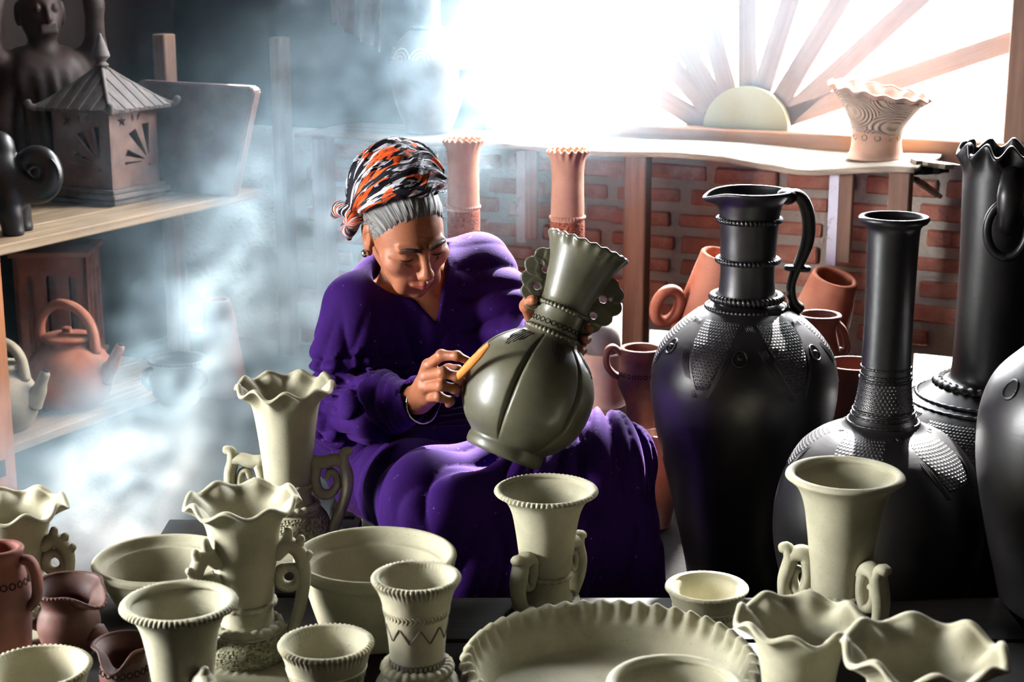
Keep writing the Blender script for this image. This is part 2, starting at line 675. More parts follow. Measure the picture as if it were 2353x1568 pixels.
GAPS = [gap_px(1404, 1438, 700, 805), gap_px(1490, 1580, 768, 822), gap_px(2094, 2196, 824, 905), gap_px(2203, 2235, 772, 880),
        gap_px(1486, 1530, 920, 985)]
U_LO, U_HI = WALL_U, RIGHT_U + 0.05
us = sorted({U_LO, U_HI, *[g[0] for g in GAPS], *[g[1] for g in GAPS]})
mort = MB()
for a, b in zip(us[:-1], us[1:]):
    mid = (a + b) / 2
    cuts = sorted([(g[2], g[3]) for g in GAPS if g[0] < mid < g[1]])
    z = 0.0
    for z0, z1 in cuts + [(BRICK_TOP, BRICK_TOP)]:
        if z0 - z > 0.002:
            mort.box(b - a, 0.095, z0 - z, Matrix.Translation(((a + b) / 2, 0.0525, (z + z0) / 2)))
        z = z1
par = mort.build('wall_back_parapet', 'mortar', smooth=False)
par.matrix_world = Matrix.Translation(uvz(0, WALL_V, 0)) @ ROT_UV
structure(par)
bpy.context.view_layer.update()

brick_meshes = []
for k in range(9):
    me = box_mesh(BRICK_L * random.uniform(0.94, 1.04), 0.03, BRICK_H * random.uniform(0.9, 1.12), 0.0045, 1, 0.0028)
    me.materials.append(MATS['brick'])
    brick_meshes.append(me)
half_me = box_mesh(BRICK_L * 0.5, 0.03, BRICK_H, 0.0045, 1, 0.002)
half_me.materials.append(MATS['brick'])
n_brick = 0
row = 0
z = 0.012
while z + BRICK_H < BRICK_TOP + 0.005:
    off = (row % 2) * (BRICK_L + JOINT) / 2 + random.uniform(-0.03, 0.03)
    u = -2.75 + off
    while u < -0.42:
        gone = any(g[0] - BRICK_L * 0.42 < u < g[1] + BRICK_L * 0.42 and g[2] - BRICK_H * 0.4 < z + BRICK_H / 2 < g[3] + BRICK_H * 0.4 for g in GAPS)
        if not gone:
            short = random.random() < 0.12
            o = bpy.data.objects.new('brick', half_me if short else random.choice(brick_meshes))
            COL.objects.link(o)
            o.parent = par
            o.location = (u + random.uniform(-0.006, 0.006), 0.0075 + random.uniform(-0.004, 0.004), z + BRICK_H / 2 + random.uniform(-0.004, 0.004))
            o.rotation_euler = (random.uniform(-0.03, 0.03), random.uniform(-0.02, 0.02), random.uniform(-0.02, 0.02))
            n_brick += 1
            u += (BRICK_L * (0.5 if short else 1.0) + JOINT)
        else:
            u += BRICK_L + JOINT
    z += COURSE
    row += 1

# ---- the window with its sunburst of wooden rays
win = empty('window_1', uvz((WIN_U0 + WIN_U1) / 2, WALL_V + 0.05, WIN_Z0), -ANG, kind='structure')
bpy.context.view_layer.update()


def part_world(o, parent):
    """parent an object placed in world space without moving it"""
    bpy.context.view_layer.update()
    mw = o.matrix_world.copy()
    o.parent = parent
    o.matrix_parent_inverse = parent.matrix_world.inverted()
    o.matrix_world = mw
    return o


part_world(uv_box('window_sill', WIN_U0 - 0.05, WIN_U1 + 0.35, WALL_V - 0.03, WALL_V + 0.11, BRICK_TOP, WIN_Z0, 'wood_sill', bevel=0.004), win)
part_world(uv_box('window_post', WIN_U1, WIN_U1 + 0.1, WALL_V - 0.02, WALL_V + 0.09, WIN_Z0, WIN_Z1, 'wood_old', bevel=0.004), win)
part_world(uv_box('window_post', WIN_U0 - 0.07, WIN_U0, WALL_V - 0.02, WALL_V + 0.09, WIN_Z0, WIN_Z1, 'wood_old', bevel=0.004), win)
HUB = on_v(1722, 292, WALL_V + 0.05)
hub_u, hub_v = to_uv(HUB)
hub_z = WIN_Z0
ray_px = [((2325, 95), (1830, 262)), ((2120, -10), (1830, 250)), ((1940, -10), (1800, 220)), ((1822, -10), (1757, 190)), ((1720, -10), (1720, 185)),
          ((1617, -10), (1668, 188)), ((1512, -10), (1628, 200)), ((1400, -10), (1600, 215)), ((1270, 60), (1580, 260))]
for p, q in ray_px:
    A = on_v(q[0], q[1], WALL_V + 0.05)
    B = on_v(p[0], p[1], WALL_V + 0.05)
    ua, za = to_uv(A)[0], A.z
    ub, zb = to_uv(B)[0], B.z
    d = Vector((ub - ua, zb - za))
    L = d.length
    d /= L
    # run each ray from the hub out to the frame
    end = L
    while True:
        uu, zz = ua + d.x * end, za + d.y * end
        if uu < WIN_U0 or uu > WIN_U1 or zz > WIN_Z1 or end > 2:
            break
        end += 0.02
    st = -0.06
    me = box_mesh(end - st, 0.022, 0.054, 0.003, 1)
    o = link_mesh('window_ray', me, 'wood_ray', None, False)
    cu, cz = ua + d.x * (end + st) / 2, za + d.y * (end + st) / 2
    o.matrix_world = Matrix.Translation(uvz(cu, WALL_V + 0.05, cz)) @ ROT_UV @ Matrix.Rotation(-math.atan2(d.y, d.x), 4, 'Y')
    part_world(o, win)
# half disc at the centre of the rays
bm = bmesh.new()
seg = 28
RD = 0.115
front, back = [], []
for yy, lst in ((-0.018, front), (0.018, back)):
    lst.append(bm.verts.new((0, yy, 0)))
    for k in range(seg + 1):
        t = pi * k / seg
        lst.append(bm.verts.new((RD * 1.05 * cos(t), yy, RD * sin(t))))
for k in range(1, seg + 1):
    bm.faces.new((front[0], front[k], front[k + 1]))
    bm.faces.new((back[0], back[k + 1], back[k]))
    bm.faces.new((front[k], back[k], back[k + 1], front[k + 1]))
bm.faces.new((front[0], front[seg + 1], back[seg + 1], back[0]))
bm.faces.new((front[1], front[0], back[0], back[1]))
bmesh.ops.recalc_face_normals(bm, faces=bm.faces[:])
me = bpy.data.meshes.new('disc')
bm.to_mesh(me)
bm.free()
o = link_mesh('window_hub', me, 'daub_disc', None, False)
o.matrix_world = Matrix.Translation(uvz(hub_u, WALL_V + 0.03, hub_z)) @ ROT_UV
part_world(o, win)

# ------------------------------------------------------------------ pottery toolkit
def z_at(py, Y):
    """height of the point seen at row py on an upright axis standing at depth Y"""
    b = (784.0 - py) / F
    return EYE + Y / (CP + b * SP) * (-SP + b * CP)


def r_at(half, Y, z):
    return half * (Y * CP + (EYE - z) * SP) / F


def smooth01(x):
    x = np.clip(x, 0, 1)
    return x * x * (3 - 2 * x)


def outer_from_rows(rows, Y, base_z):
    out = [(r_at(h, Y, z_at(y, Y)), z_at(y, Y) - base_z) for y, h in rows]
    rb = r_at(rows[-1][1], Y, base_z)
    out[-1] = (rb, 0.0)
    return out[::-1]


def vessel_profile(outer, th, lip=None, n=44, inner_floor=None, closed=False):
    P = catmull(outer, n)
    P[:, 0] = np.maximum(P[:, 0], 0.002)
    rb = P[0, 0]
    prof = [(0.0005, 0.0), (rb * 0.6, 0.0), (rb * 0.985, 0.0)] + [tuple(p) for p in P]
    rt, zt = P[-1]
    if closed:
        return np.array(prof + [(0.0005, zt + 0.0002)]), rt, zt
    lip = lip or th * 0.5
    for k in range(1, 6):
        t = pi * k / 6
        prof.append((rt - lip + lip * cos(t), zt + lip * sin(t)))
    # inner wall
    fl = th * 1.6 if inner_floor is None else inner_floor
    inn = [(max(r - th, 0.004), z) for r, z in P[::-1] if z > fl + 0.002]
    inn[0] = (rt - 2 * lip, zt)
    prof += inn
    prof += [(max(inn[-1][0] * 0.85, 0.003), fl + 0.001), (inn[-1][0] * 0.4, fl), (0.0005, fl)]
    return np.array(prof), rt, zt


def rim_mod(rt, zt, scallop=None, notch=None, lean=None, wob=None, ribs=None):
    """scallop: (count, dz, dr, band, phase); notch: (count, depth, reach, slant); lean: (dz per x); ribs: (count, depth, z0, z1)"""
    def f(T, R, Z, K):
        R = R.copy()
        Z = Z.copy()
        if wob:
            R = R * (1 + wob * (np.sin(2 * T + 1.0) * 0.6 + np.sin(3 * T + Z * 9) * 0.4))
        if ribs:
            c, d, z0, z1 = ribs
            w = np.clip((Z - z0) / (z1 - z0), 0, 1)
            w = np.sin(pi * w) ** 0.6
            R = R - d * w * np.exp(-(np.sin((T) * c / 2) / 0.10) ** 2)
        if scallop:
            c, dz, dr, band, ph = scallop
            w = smooth01((Z - (zt - band)) / band) ** 1.3
            far = smooth01((R - rt * 0.35) / (rt * 0.5))
            cc = np.cos(c * T + ph)
            irr = 1 + 0.18 * np.sin(2 * T + ph) + 0.12 * np.sin(3.0 * T + 2 * ph)
            Z = Z + dz * cc * w * far * irr
            R = R + dr * (0.5 - 0.5 * cc) * w * far * irr
        if notch:
            c, d, reach, slant = notch
            w = np.exp(-(((Z - zt) ** 2 + (R - rt) ** 2) / reach ** 2))
            s = np.cos(c * T + slant * (R - rt) / reach)
            s = np.where(s > 0, 0.2 * s, s)
            R = R + d * s * w
            Z = Z + 0.6 * d * s * w
        if lean:
            Z = Z + lean * R * np.cos(T) * smooth01(Z / zt)
        return R, Z
    return f


def vessel(parent, name, mat, outer, th, nseg=72, n=44, lip=None, scallop=None, notch=None, lean=None, wob=0.006, ribs=None,
           inner_floor=None, spout=None, closed=False):
    prof, rt, zt = vessel_profile(outer, th, lip, n, inner_floor, closed)
    if notch:
        nseg = max(nseg, notch[0] * 4)
    if scallop:
        nseg = max(nseg, scallop[0] * 12)
    base = rim_mod(rt, zt, scallop, notch, lean, wob, ribs)

    def m2(T, R, Z, K):
        R, Z = base(T, R, Z, K)
        if spout:
            ang, width, out, drop, band = spout
            d = np.arctan2(np.sin(T - ang), np.cos(T - ang))
            w = np.exp(-(d / width) ** 2) * smooth01((Z - (zt - band)) / band)
            R = R + out * w - out * 0.25 * np.exp(-((np.abs(d) - width * 1.9) / (width * 0.8)) ** 2) * smooth01((Z - (zt - band)) / band)
            Z = Z - drop * w
        return R, Z
    V, q = revolve(prof, nseg, m2)
    return link_mesh(name, mesh_np(V, q), mat, parent)


def rope_ring(parent, name, mat, R, z, rad, count, depth=0.28, slant=1.0, flat=1.0):
    nseg = max(64, count * 6)
    sides = 10
    th = np.linspace(0, 2 * pi, nseg, endpoint=False)
    ph = np.linspace(0, 2 * pi, sides, endpoint=False)
    T, P = np.meshgrid(th, ph, indexing='ij')
    s = np.cos(count * T + slant * P)
    rr = rad * (1 - depth * np.maximum(s, -0.2))
    X = R + rr * np.cos(P)
    V = np.stack([X * np.cos(T), X * np.sin(T), z + rr * np.sin(P) * flat], -1).reshape(-1, 3)
    i = np.arange(nseg)[:, None]
    j = np.arange(sides)[None, :]
    a = i * sides + j
    b = i * sides + (j + 1) % sides
    c = ((i + 1) % nseg) * sides + (j + 1) % sides
    d = ((i + 1) % nseg) * sides + j
    q = np.stack([a, d, c, b], -1).reshape(-1, 4)
    return link_mesh(name, mesh_np(V, q), mat, parent)


def rz(theta, pts, tang=0.0):
    """points given as (r, z) in the upright plane at angle theta"""
    c, s = cos(theta), sin(theta)
    return [(r * c - t * s, r * s + t * c, z) for r, z, t in [(p[0], p[1], p[2] if len(p) > 2 else tang) for p in pts]]


def add_sweep(mb, pts, rad, theta=0.0, n=36, sides=12, flat=1.0):
    P = rz(theta, pts)
    up = (-sin(theta), cos(theta), 0)
    mb.add(*sweep(P, rad, n, sides, flat, up))


def s_handle(parent, mat, theta, strap, bridge, curl, rad, name='handle', flat=1.25):
    mb = MB()
    add_sweep(mb, strap, [rad * 1.1, rad, rad * 0.95, rad, rad * 1.1, rad * 1.05, rad * 0.7], theta, 44, 12, flat)
    add_sweep(mb, bridge, [rad, rad * 1.15, rad * 1.1], theta, 14, 12, flat)
    add_sweep(mb, curl, [rad * 1.1, rad, rad * 0.9, rad * 0.7, rad * 0.55], theta, 36, 12, flat)
    return mb.build(name, mat, parent)


def crest_handle(parent, mat, theta, arc, ring_c, ring_r, knobs, rad, name='handle', flat=1.0):
    mb = MB()
    add_sweep(mb, arc, [rad * 1.3, rad * 1.25, rad * 1.1, rad, rad * 0.95, rad], theta, 40, 12, flat)
    circ = [(ring_c[0] + ring_r * cos(t), ring_c[1] + ring_r * sin(t)) for t in np.linspace(0.6 * pi, 2.6 * pi, 14)]
    add_sweep(mb, circ, [rad * 0.95, rad * 0.8], theta, 36, 12, flat)
    for p, q in knobs:
        add_sweep(mb, [p, ((p[0] + q[0]) / 2, (p[1] + q[1]) / 2), q], [rad * 1.1, rad * 0.85, rad * 0.6], theta, 10, 12, flat)
    return mb.build(name, mat, parent)


def band_shell(parent, name, mat, outer, z0, z1, lift=0.0012, nseg=96, n=14, wob=0.006, zt=None):
    """a thin decorated skin lying on the wall between two heights"""
    P = catmull(outer, 160)
    zs = np.linspace(z0, z1, n)
    r = np.interp(zs, P[:, 1], P[:, 0])
    prof = [(r[0] - 0.002, zs[0])] + [(a + lift, b) for a, b in zip(r, zs)] + [(r[-1] - 0.002, zs[-1])]

    def f(T, R, Z, K):
        return R * (1 + wob * (np.sin(2 * T + 1.0) * 0.6 + np.sin(3 * T + Z * 9) * 0.4)), Z
    V, q = revolve(np.array(prof), nseg, f)
    me = mesh_np(V, q)
    rm = float(np.mean(r))
    T_ = np.arctan2(V[:, 1], V[:, 0]) % (2 * pi)
    set_uv(me, np.stack([T_ * rm / 0.0068, V[:, 2] / 0.0058], 1))
    return link_mesh(name, me, mat, parent)


def circles_band(parent, name, mat, outer, z, rad, count, tube=0.0009, t0=0.0, t1=2 * pi, wave=None):
    """little pressed circles around the wall, all of them one decoration"""
    P = catmull(outer, 160)
    mb = MB()
    for k in range(count):
        t = t0 + (t1 - t0) * (k + 0.5) / count
        zz = z + (wave(k) if wave else 0)
        r = float(np.interp(zz, P[:, 1], P[:, 0]))
        pts = []
        for a in np.linspace(0, 2 * pi, 13)[:-1]:
            tt = t + rad * cos(a) / max(r, 0.01)
            z2 = zz + rad * sin(a)
            r2 = float(np.interp(z2, P[:, 1], P[:, 0])) + 0.0003
            pts.append((r2 * cos(tt), r2 * sin(tt), z2))
        pts.append(pts[0])
        mb.add(*sweep(pts, tube, 16, 5))
    return tag(mb.build(name, mat, parent), kind='stuff')


def chevron_band(parent, name, mat, outer, z, h, count, tube=0.0011):
    """a row of little crescents pressed around the wall"""
    P = catmull(outer, 160)
    mb = MB()
    for k in range(count):
        t = 2 * pi * k / count
        pts = []
        for a in np.linspace(-1, 1, 5):
            zz = z + a * h
            r = float(np.interp(zz, P[:, 1], P[:, 0])) + 0.0004
            tt = t + (1 - a * a) * h * 0.8 / r
            pts.append((r * cos(tt), r * sin(tt), zz))
        mb.add(*sweep(pts, [tube * 0.5, tube, tube * 0.5], 7, 5))
    return tag(mb.build(name, mat, parent), kind='stuff')


PLATFORM_Z = 0.20


class PotSpec:
    pass


def place(name, cx, ry, Y, base_z, label, cat, rotz=0.0, group=None):
    p = at(cx, ry, Y)
    e = empty(name, (p.x, Y, base_z), rotz, label=label, cat=cat, group=group)
    return e


# ------------------------------------------------------------------ low platform of planks under the front pots
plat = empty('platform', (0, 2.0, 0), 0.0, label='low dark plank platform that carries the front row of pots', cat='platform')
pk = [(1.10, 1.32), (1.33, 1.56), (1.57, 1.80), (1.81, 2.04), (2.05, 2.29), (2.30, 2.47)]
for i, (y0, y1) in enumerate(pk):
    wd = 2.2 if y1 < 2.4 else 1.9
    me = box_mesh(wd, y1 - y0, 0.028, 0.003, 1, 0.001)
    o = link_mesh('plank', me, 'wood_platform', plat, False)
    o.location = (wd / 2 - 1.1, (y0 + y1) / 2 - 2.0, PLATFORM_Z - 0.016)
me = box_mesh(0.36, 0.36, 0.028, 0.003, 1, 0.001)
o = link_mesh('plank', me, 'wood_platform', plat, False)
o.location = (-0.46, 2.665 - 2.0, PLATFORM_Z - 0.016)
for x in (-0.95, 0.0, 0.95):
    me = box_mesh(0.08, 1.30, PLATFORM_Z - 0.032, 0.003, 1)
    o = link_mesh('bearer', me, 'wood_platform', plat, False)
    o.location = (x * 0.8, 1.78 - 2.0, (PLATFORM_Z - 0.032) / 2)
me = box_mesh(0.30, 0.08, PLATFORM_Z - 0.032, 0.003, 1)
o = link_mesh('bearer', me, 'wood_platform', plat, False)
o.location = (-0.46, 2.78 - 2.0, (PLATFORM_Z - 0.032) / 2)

# ------------------------------------------------------------------ distance-field modelling (people, cloth, figures)
class Field:
    """a distance field on a grid; shapes are blended in and the zero surface becomes ONE continuous mesh"""
    def __init__(self, lo, hi, h):
        self.lo = np.array(lo, float)
        self.h = h
        self.n = np.ceil((np.array(hi, float) - self.lo) / h).astype(int) + 1
        self.D = np.full(tuple(self.n), 0.05, dtype=np.float32)

    def window(self, lo, hi):
        a = np.clip(np.floor((np.array(lo) - self.lo) / self.h).astype(int), 0, self.n)
        b = np.clip(np.ceil((np.array(hi) - self.lo) / self.h).astype(int) + 1, 0, self.n)
        sl = tuple(slice(a[i], b[i]) for i in range(3))
        ax = [(self.lo[i] + self.h * np.arange(a[i], b[i])).astype(np.float32) for i in range(3)]
        return sl, (ax[0][:, None, None], ax[1][None, :, None], ax[2][None, None, :])

    def put(self, fn, lo, hi, k=0.0, mode='add'):
        pad = k + 0.012
        sl, P = self.window(np.array(lo) - pad, np.array(hi) + pad)
        old = self.D[sl]
        if old.size == 0:
            return self
        d = fn(*P).astype(np.float32)
        if mode == 'add':
            self.D[sl] = smin(old, d, k)
        elif mode == 'cut':
            self.D[sl] = -smin(-old, d, k)
        elif mode == 'both':
            self.D[sl] = -smin(-old, -d, k)
        elif mode == 'push':
            self.D[sl] = old + d
        return self

    def ball(self, c, r, k=0.0, mode='add', R=None):
        c = np.array(c, float)
        r = np.array((r, r, r) if np.isscalar(r) else r, float)
        m = float(max(r))

        def fn(x, y, z):
            x, y, z = x - c[0], y - c[1], z - c[2]
            if R is not None:
                x, y, z = (R[0][0] * x + R[1][0] * y + R[2][0] * z, R[0][1] * x + R[1][1] * y + R[2][1] * z, R[0][2] * x + R[1][2] * y + R[2][2] * z)
            k0 = np.sqrt((x / r[0]) ** 2 + (y / r[1]) ** 2 + (z / r[2]) ** 2)
            k1 = np.sqrt((x / r[0] ** 2) ** 2 + (y / r[1] ** 2) ** 2 + (z / r[2] ** 2) ** 2)
            return k0 * (k0 - 1) / np.maximum(k1, 1e-6)
        return self.put(fn, c - m, c + m, k, mode)

    def bone(self, a, b, ra, rb, k=0.0, mode='add', sq=None):
        a, b = np.array(a, float), np.array(b, float)
        ab = b - a
        L2 = float(ab @ ab) + 1e-12

        def fn(x, y, z):
            px_, py_, pz_ = x - a[0], y - a[1], z - a[2]
            t = np.clip((px_ * ab[0] + py_ * ab[1] + pz_ * ab[2]) / L2, 0, 1)
            d = np.sqrt((px_ - t * ab[0]) ** 2 + (py_ - t * ab[1]) ** 2 + (pz_ - t * ab[2]) ** 2)
            return d - (ra + (rb - ra) * t)
        m = max(ra, rb)
        return self.put(fn, np.minimum(a, b) - m, np.maximum(a, b) + m, k, mode)

    def chain(self, pts, rad, k=0.0, mode='add'):
        for i in range(len(pts) - 1):
            self.bone(pts[i], pts[i + 1], rad[i], rad[i + 1], k, mode)
        return self

    def mesh(self):
        return surface_nets(self.D, self.lo, self.h)


def smin(a, b, k):
    if k <= 0:
        return np.minimum(a, b)
    h = np.maximum(k - np.abs(a - b), 0) / k
    return np.minimum(a, b) - h * h * (k * 0.25)


def surface_nets(D, lo, h):
    S = D < 0
    nx, ny, nz = D.shape
    cnt = np.zeros((nx - 1, ny - 1, nz - 1), dtype=np.uint8)
    for dx in (0, 1):
        for dy in (0, 1):
            for dz in (0, 1):
                cnt += S[dx:nx - 1 + dx, dy:ny - 1 + dy, dz:nz - 1 + dz]
    I, J, K = np.nonzero((cnt > 0) & (cnt < 8))
    del cnt
    idx = np.full((nx - 1, ny - 1, nz - 1), -1, dtype=np.int32)
    idx[I, J, K] = np.arange(len(I), dtype=np.int32)
    acc = np.zeros((len(I), 3))
    num = np.zeros(len(I))
    corners = [(0, 0, 0), (1, 0, 0), (0, 1, 0), (1, 1, 0), (0, 0, 1), (1, 0, 1), (0, 1, 1), (1, 1, 1)]
    val = [D[I + a, J + b, K + c].astype(np.float64) for a, b, c in corners]
    for p in range(8):
        for q in range(p + 1, 8):
            diff = [corners[q][t] - corners[p][t] for t in range(3)]
            if sum(abs(t) for t in diff) != 1:
                continue
            vp, vq = val[p], val[q]
            m = (vp < 0) != (vq < 0)
            t = np.where(m, vp / np.where(np.abs(vp - vq) < 1e-12, 1e-12, vp - vq), 0)
            for ax in range(3):
                acc[:, ax] += np.where(m, corners[p][ax] + t * diff[ax], 0)
            num += m
    V = np.stack([I, J, K], 1) + acc / num[:, None]
    V = V * h + lo
    quads = []
    # x edges
    for ax in range(3):
        if ax == 0:
            a, b = S[:-1, 1:-1, 1:-1], S[1:, 1:-1, 1:-1]
        elif ax == 1:
            a, b = S[1:-1, :-1, 1:-1], S[1:-1, 1:, 1:-1]
        else:
            a, b = S[1:-1, 1:-1, :-1], S[1:-1, 1:-1, 1:]
        i, j, k = np.nonzero(a != b)
        ins = a[i, j, k]
        if ax == 0:
            c = [(i, j, k), (i, j + 1, k), (i, j + 1, k + 1), (i, j, k + 1)]
        elif ax == 1:
            c = [(i, j, k), (i, j, k + 1), (i + 1, j, k + 1), (i + 1, j, k)]
        else:
            c = [(i, j, k), (i + 1, j, k), (i + 1, j + 1, k), (i, j + 1, k)]
        qd = np.stack([idx[t] for t in c], 1)
        qd[~ins] = qd[~ins][:, ::-1]
        quads.append(qd)
    Q = np.concatenate(quads)
    Q = Q[(Q >= 0).all(1)]
    return V, Q


def relax(V, Q, it=2, f=0.5):
    """light smoothing of the grid surface"""
    n = len(V)
    for _ in range(it):
        s = np.zeros_like(V)
        c = np.zeros(n)
        for a, b in ((0, 1), (1, 2), (2, 3), (3, 0)):
            for p, q in ((a, b), (b, a)):
                np.add.at(s, Q[:, p], V[Q[:, q]]) if False else None
                s[:, 0] += np.bincount(Q[:, p], V[Q[:, q], 0], n)
                s[:, 1] += np.bincount(Q[:, p], V[Q[:, q], 1], n)
                s[:, 2] += np.bincount(Q[:, p], V[Q[:, q], 2], n)
                c += np.bincount(Q[:, p], minlength=n)
        V = V + f * (s / np.maximum(c, 1)[:, None] - V)
    return V

# ------------------------------------------------------------------ front row of unfired pots
G = 'greenware'
GP = 'greenware_pitted'


class Px:
    """turns pixel rows of the photograph into the pot's own metres"""
    def __init__(self, Y, base_z):
        self.Y, self.b = Y, base_z

    def z(self, y):
        return z_at(y, self.Y) - self.b

    def p(self, dx, y):
        zz = z_at(y, self.Y)
        return (r_at(dx, self.Y, zz), zz - self.b)

    def r(self, dx, y):
        return r_at(dx, self.Y, z_at(y, self.Y))

    def outer(self, rows):
        return outer_from_rows(rows, self.Y, self.b)


def frill_vase(cx, ry, Y, half, k, label, handles, scallops=9, phase=0.3, rotz=0.0, lower=True, kind='s'):
    """tall vase with a frilled rim on a pitted foot; k scales pixel sizes to the vase drawn at (655, 888)"""
    e = place('frilled_vase', cx, ry, Y, PLATFORM_Z, label, 'vase', rotz)
    px = Px(Y, PLATFORM_Z)
    top = px.z(ry)
    # heights as shares of the rim height, radii in metres relative to the rim radius
    R = px.r(half, ry)
    H = top
    sh = [(0.72, 0.0), (0.74, 0.03), (0.70, 0.07), (0.80, 0.11), (0.80, 0.17), (0.66, 0.235), (0.52, 0.27), (0.475, 0.30), (0.47, 0.36), (0.49, 0.43), (0.545, 0.60),
          (0.62, 0.78), (0.69, 0.89), (0.80, 0.955), (0.93, 0.99), (1.0, 1.0)]
    outer = [(a * R, b * H) for a, b in sh]
    body = vessel(e, 'body', G, outer, 0.0085, 108, 60, lip=0.0052, scallop=(scallops, 0.078 * R, 0.045 * R, 0.16 * H, phase))
    rope_ring(e, 'crimped_band', G, 0.50 * R, 0.40 * H, 0.0045, 22, 0.22, 0.0)
    rope_ring(e, 'crimped_collar', G, 0.56 * R, 0.262 * H, 0.0075, 20, 0.25, 0.5)
    band_shell(e, 'pitted_belly', GP, outer, 0.09 * H, 0.235 * H)
    # foot plate
    fp = [(1.22 * R, 0.0), (1.26 * R, 0.006), (1.24 * R, 0.012), (0.9 * R, 0.017), (0.72 * R, 0.02)]
    vessel(e, 'foot_plate', G, fp, 0.005, 72, 16, closed=True, notch=(30, 0.003, 0.01, 0))
    q = lambda a, b: (a * R, b * H)
    for th in handles:
        if kind == 's':
            strap = [q(0.80, 0.025), q(0.86, 0.08), q(0.98, 0.17), q(1.12, 0.27), q(1.21, 0.37), q(1.21, 0.46), q(1.15, 0.525), q(1.17, 0.59), q(1.30, 0.60)]
            bridge = [q(1.16, 0.53), q(0.98, 0.545), q(0.76, 0.53), q(0.52, 0.535)]
            curl = [q(0.60, 0.52), q(0.54, 0.43), q(0.63, 0.345), q(0.84, 0.33), q(1.0, 0.385), q(0.98, 0.455), q(0.86, 0.475), q(0.80, 0.43)]
            s_handle(e, G, th, strap, bridge, curl, 0.0100 * R / 0.083)
        else:
            arc = [q(0.54, 0.68), q(0.76, 0.735), q(0.95, 0.70), q(1.04, 0.60), q(1.02, 0.48), q(0.93, 0.34), q(0.80, 0.22), q(0.70, 0.14)]
            knobs = [(q(0.74, 0.72), q(0.80, 0.83)), (q(0.92, 0.71), q(1.02, 0.78)), (q(1.02, 0.64), q(1.16, 0.685))]
            crest_handle(e, G, th, arc, q(0.77, 0.545), 0.19 * R, knobs, 0.0095 * R / 0.083)
    return e


frill_vase(655, 888, 2.70, 113, 1.0, 'tall frilled vase with two curling handles beside the woman\'s elbow', (0.0, pi - 0.08), 9, 0.2)
frill_vase(557, 1152, 2.20, 130, 1.0, 'frilled vase with crested handles in front of the tallest frilled vase', (0.05, pi + 0.75), 8, 1.0, kind='c')
frill_vase(28, 1165, 2.36, 122, 1.0, 'frilled vase with a dark crested handle cut by the left edge', (-0.12,), 8, 2.0, kind='c')
frill_vase(1840, 1425, 1.83, 148, 1.0, 'frilled vase rim between the wide platter and the rightmost frilled vase', (0.9,), 8, 2.6, kind='c')
frill_vase(2122, 1496, 1.62, 186, 1.0, 'rightmost frilled vase in the lower corner', (1.2,), 8, 0.7, kind='c')


def trumpet_vase(cx, ry, Y, half, label, handles, notch=60, rotz=0.0, kind='s', lip=0.006, plain=False):
    """trumpet vase with a rolled rim, small foot and handles low on the wall"""
    e = place('trumpet_vase', cx, ry, Y, PLATFORM_Z, label, 'vase', rotz)
    px = Px(Y, PLATFORM_Z)
    H = px.z(ry)
    R = px.r(half, ry)
    sh = [(0.62, 0.0), (0.66, 0.03), (0.60, 0.08), (0.50, 0.12), (0.465, 0.18), (0.47, 0.25), (0.50, 0.36), (0.545, 0.52), (0.60, 0.68), (0.67, 0.82), (0.78, 0.915), (0.92, 0.965), (1.0, 0.985)]
    outer = [(a * R, b * H) for a, b in sh]
    vessel(e, 'body', G, outer, 0.007, 96, 56, lip=lip, notch=None if plain else (notch, 0.0046, 0.0065, 0.8))
    rope_ring(e, 'crimped_band', G, 0.50 * R, 0.30 * H, 0.0042, 22, 0.25, 0.0)
    rope_ring(e, 'crimped_collar', G, 0.60 * R, 0.075 * H, 0.0065, 20, 0.25, 0.0)
    q = lambda a, b: (a * R, b * H)
    for th in handles:
        if kind == 's':
            strap = [q(0.62, 0.03), q(0.74, 0.08), q(0.90, 0.19), q(0.94, 0.31), q(0.88, 0.41), q(0.85, 0.47), q(0.92, 0.525), q(1.02, 0.52)]
            bridge = [q(0.86, 0.46), q(0.76, 0.495), q(0.62, 0.50), q(0.50, 0.46)]
            curl = [q(0.56, 0.47), q(0.53, 0.37), q(0.60, 0.28), q(0.73, 0.28), q(0.79, 0.34), q(0.76, 0.395), q(0.69, 0.40)]
            s_handle(e, G, th, strap, bridge, curl, 0.0102 * R / 0.083, flat=1.4)
        else:
            arc = [q(0.52, 0.52), q(0.72, 0.56), q(0.90, 0.52), q(0.95, 0.40), q(0.88, 0.24), q(0.70, 0.10)]
            knobs = [(q(0.72, 0.55), q(0.78, 0.64)), (q(0.90, 0.52), q(1.03, 0.56))]
            crest_handle(e, G, th, arc, q(0.70, 0.38), 0.15 * R, knobs, 0.0105 * R / 0.083)
    return e


trumpet_vase(1255, 1126, 2.42, 119, 'trumpet vase with a notched rim in front of the woman\'s skirt', (pi + 0.95, 0.75), 64)
trumpet_vase(1942, 1090, 2.30, 136, 'tall smooth-rimmed trumpet vase in front of the round black bottle', (-0.95, pi - 0.30), plain=True, lip=0.0075)
trumpet_vase(411, 1386, 1.96, 134, 'trumpet vase with a thick notched rim before the wide bowls', (-0.85,), 70, kind='c', lip=0.0075)
trumpet_vase(1550, 1572, 1.72, 158, 'smooth vase rim at the bottom edge before the wide platter', (2.2,), plain=True, lip=0.0065)


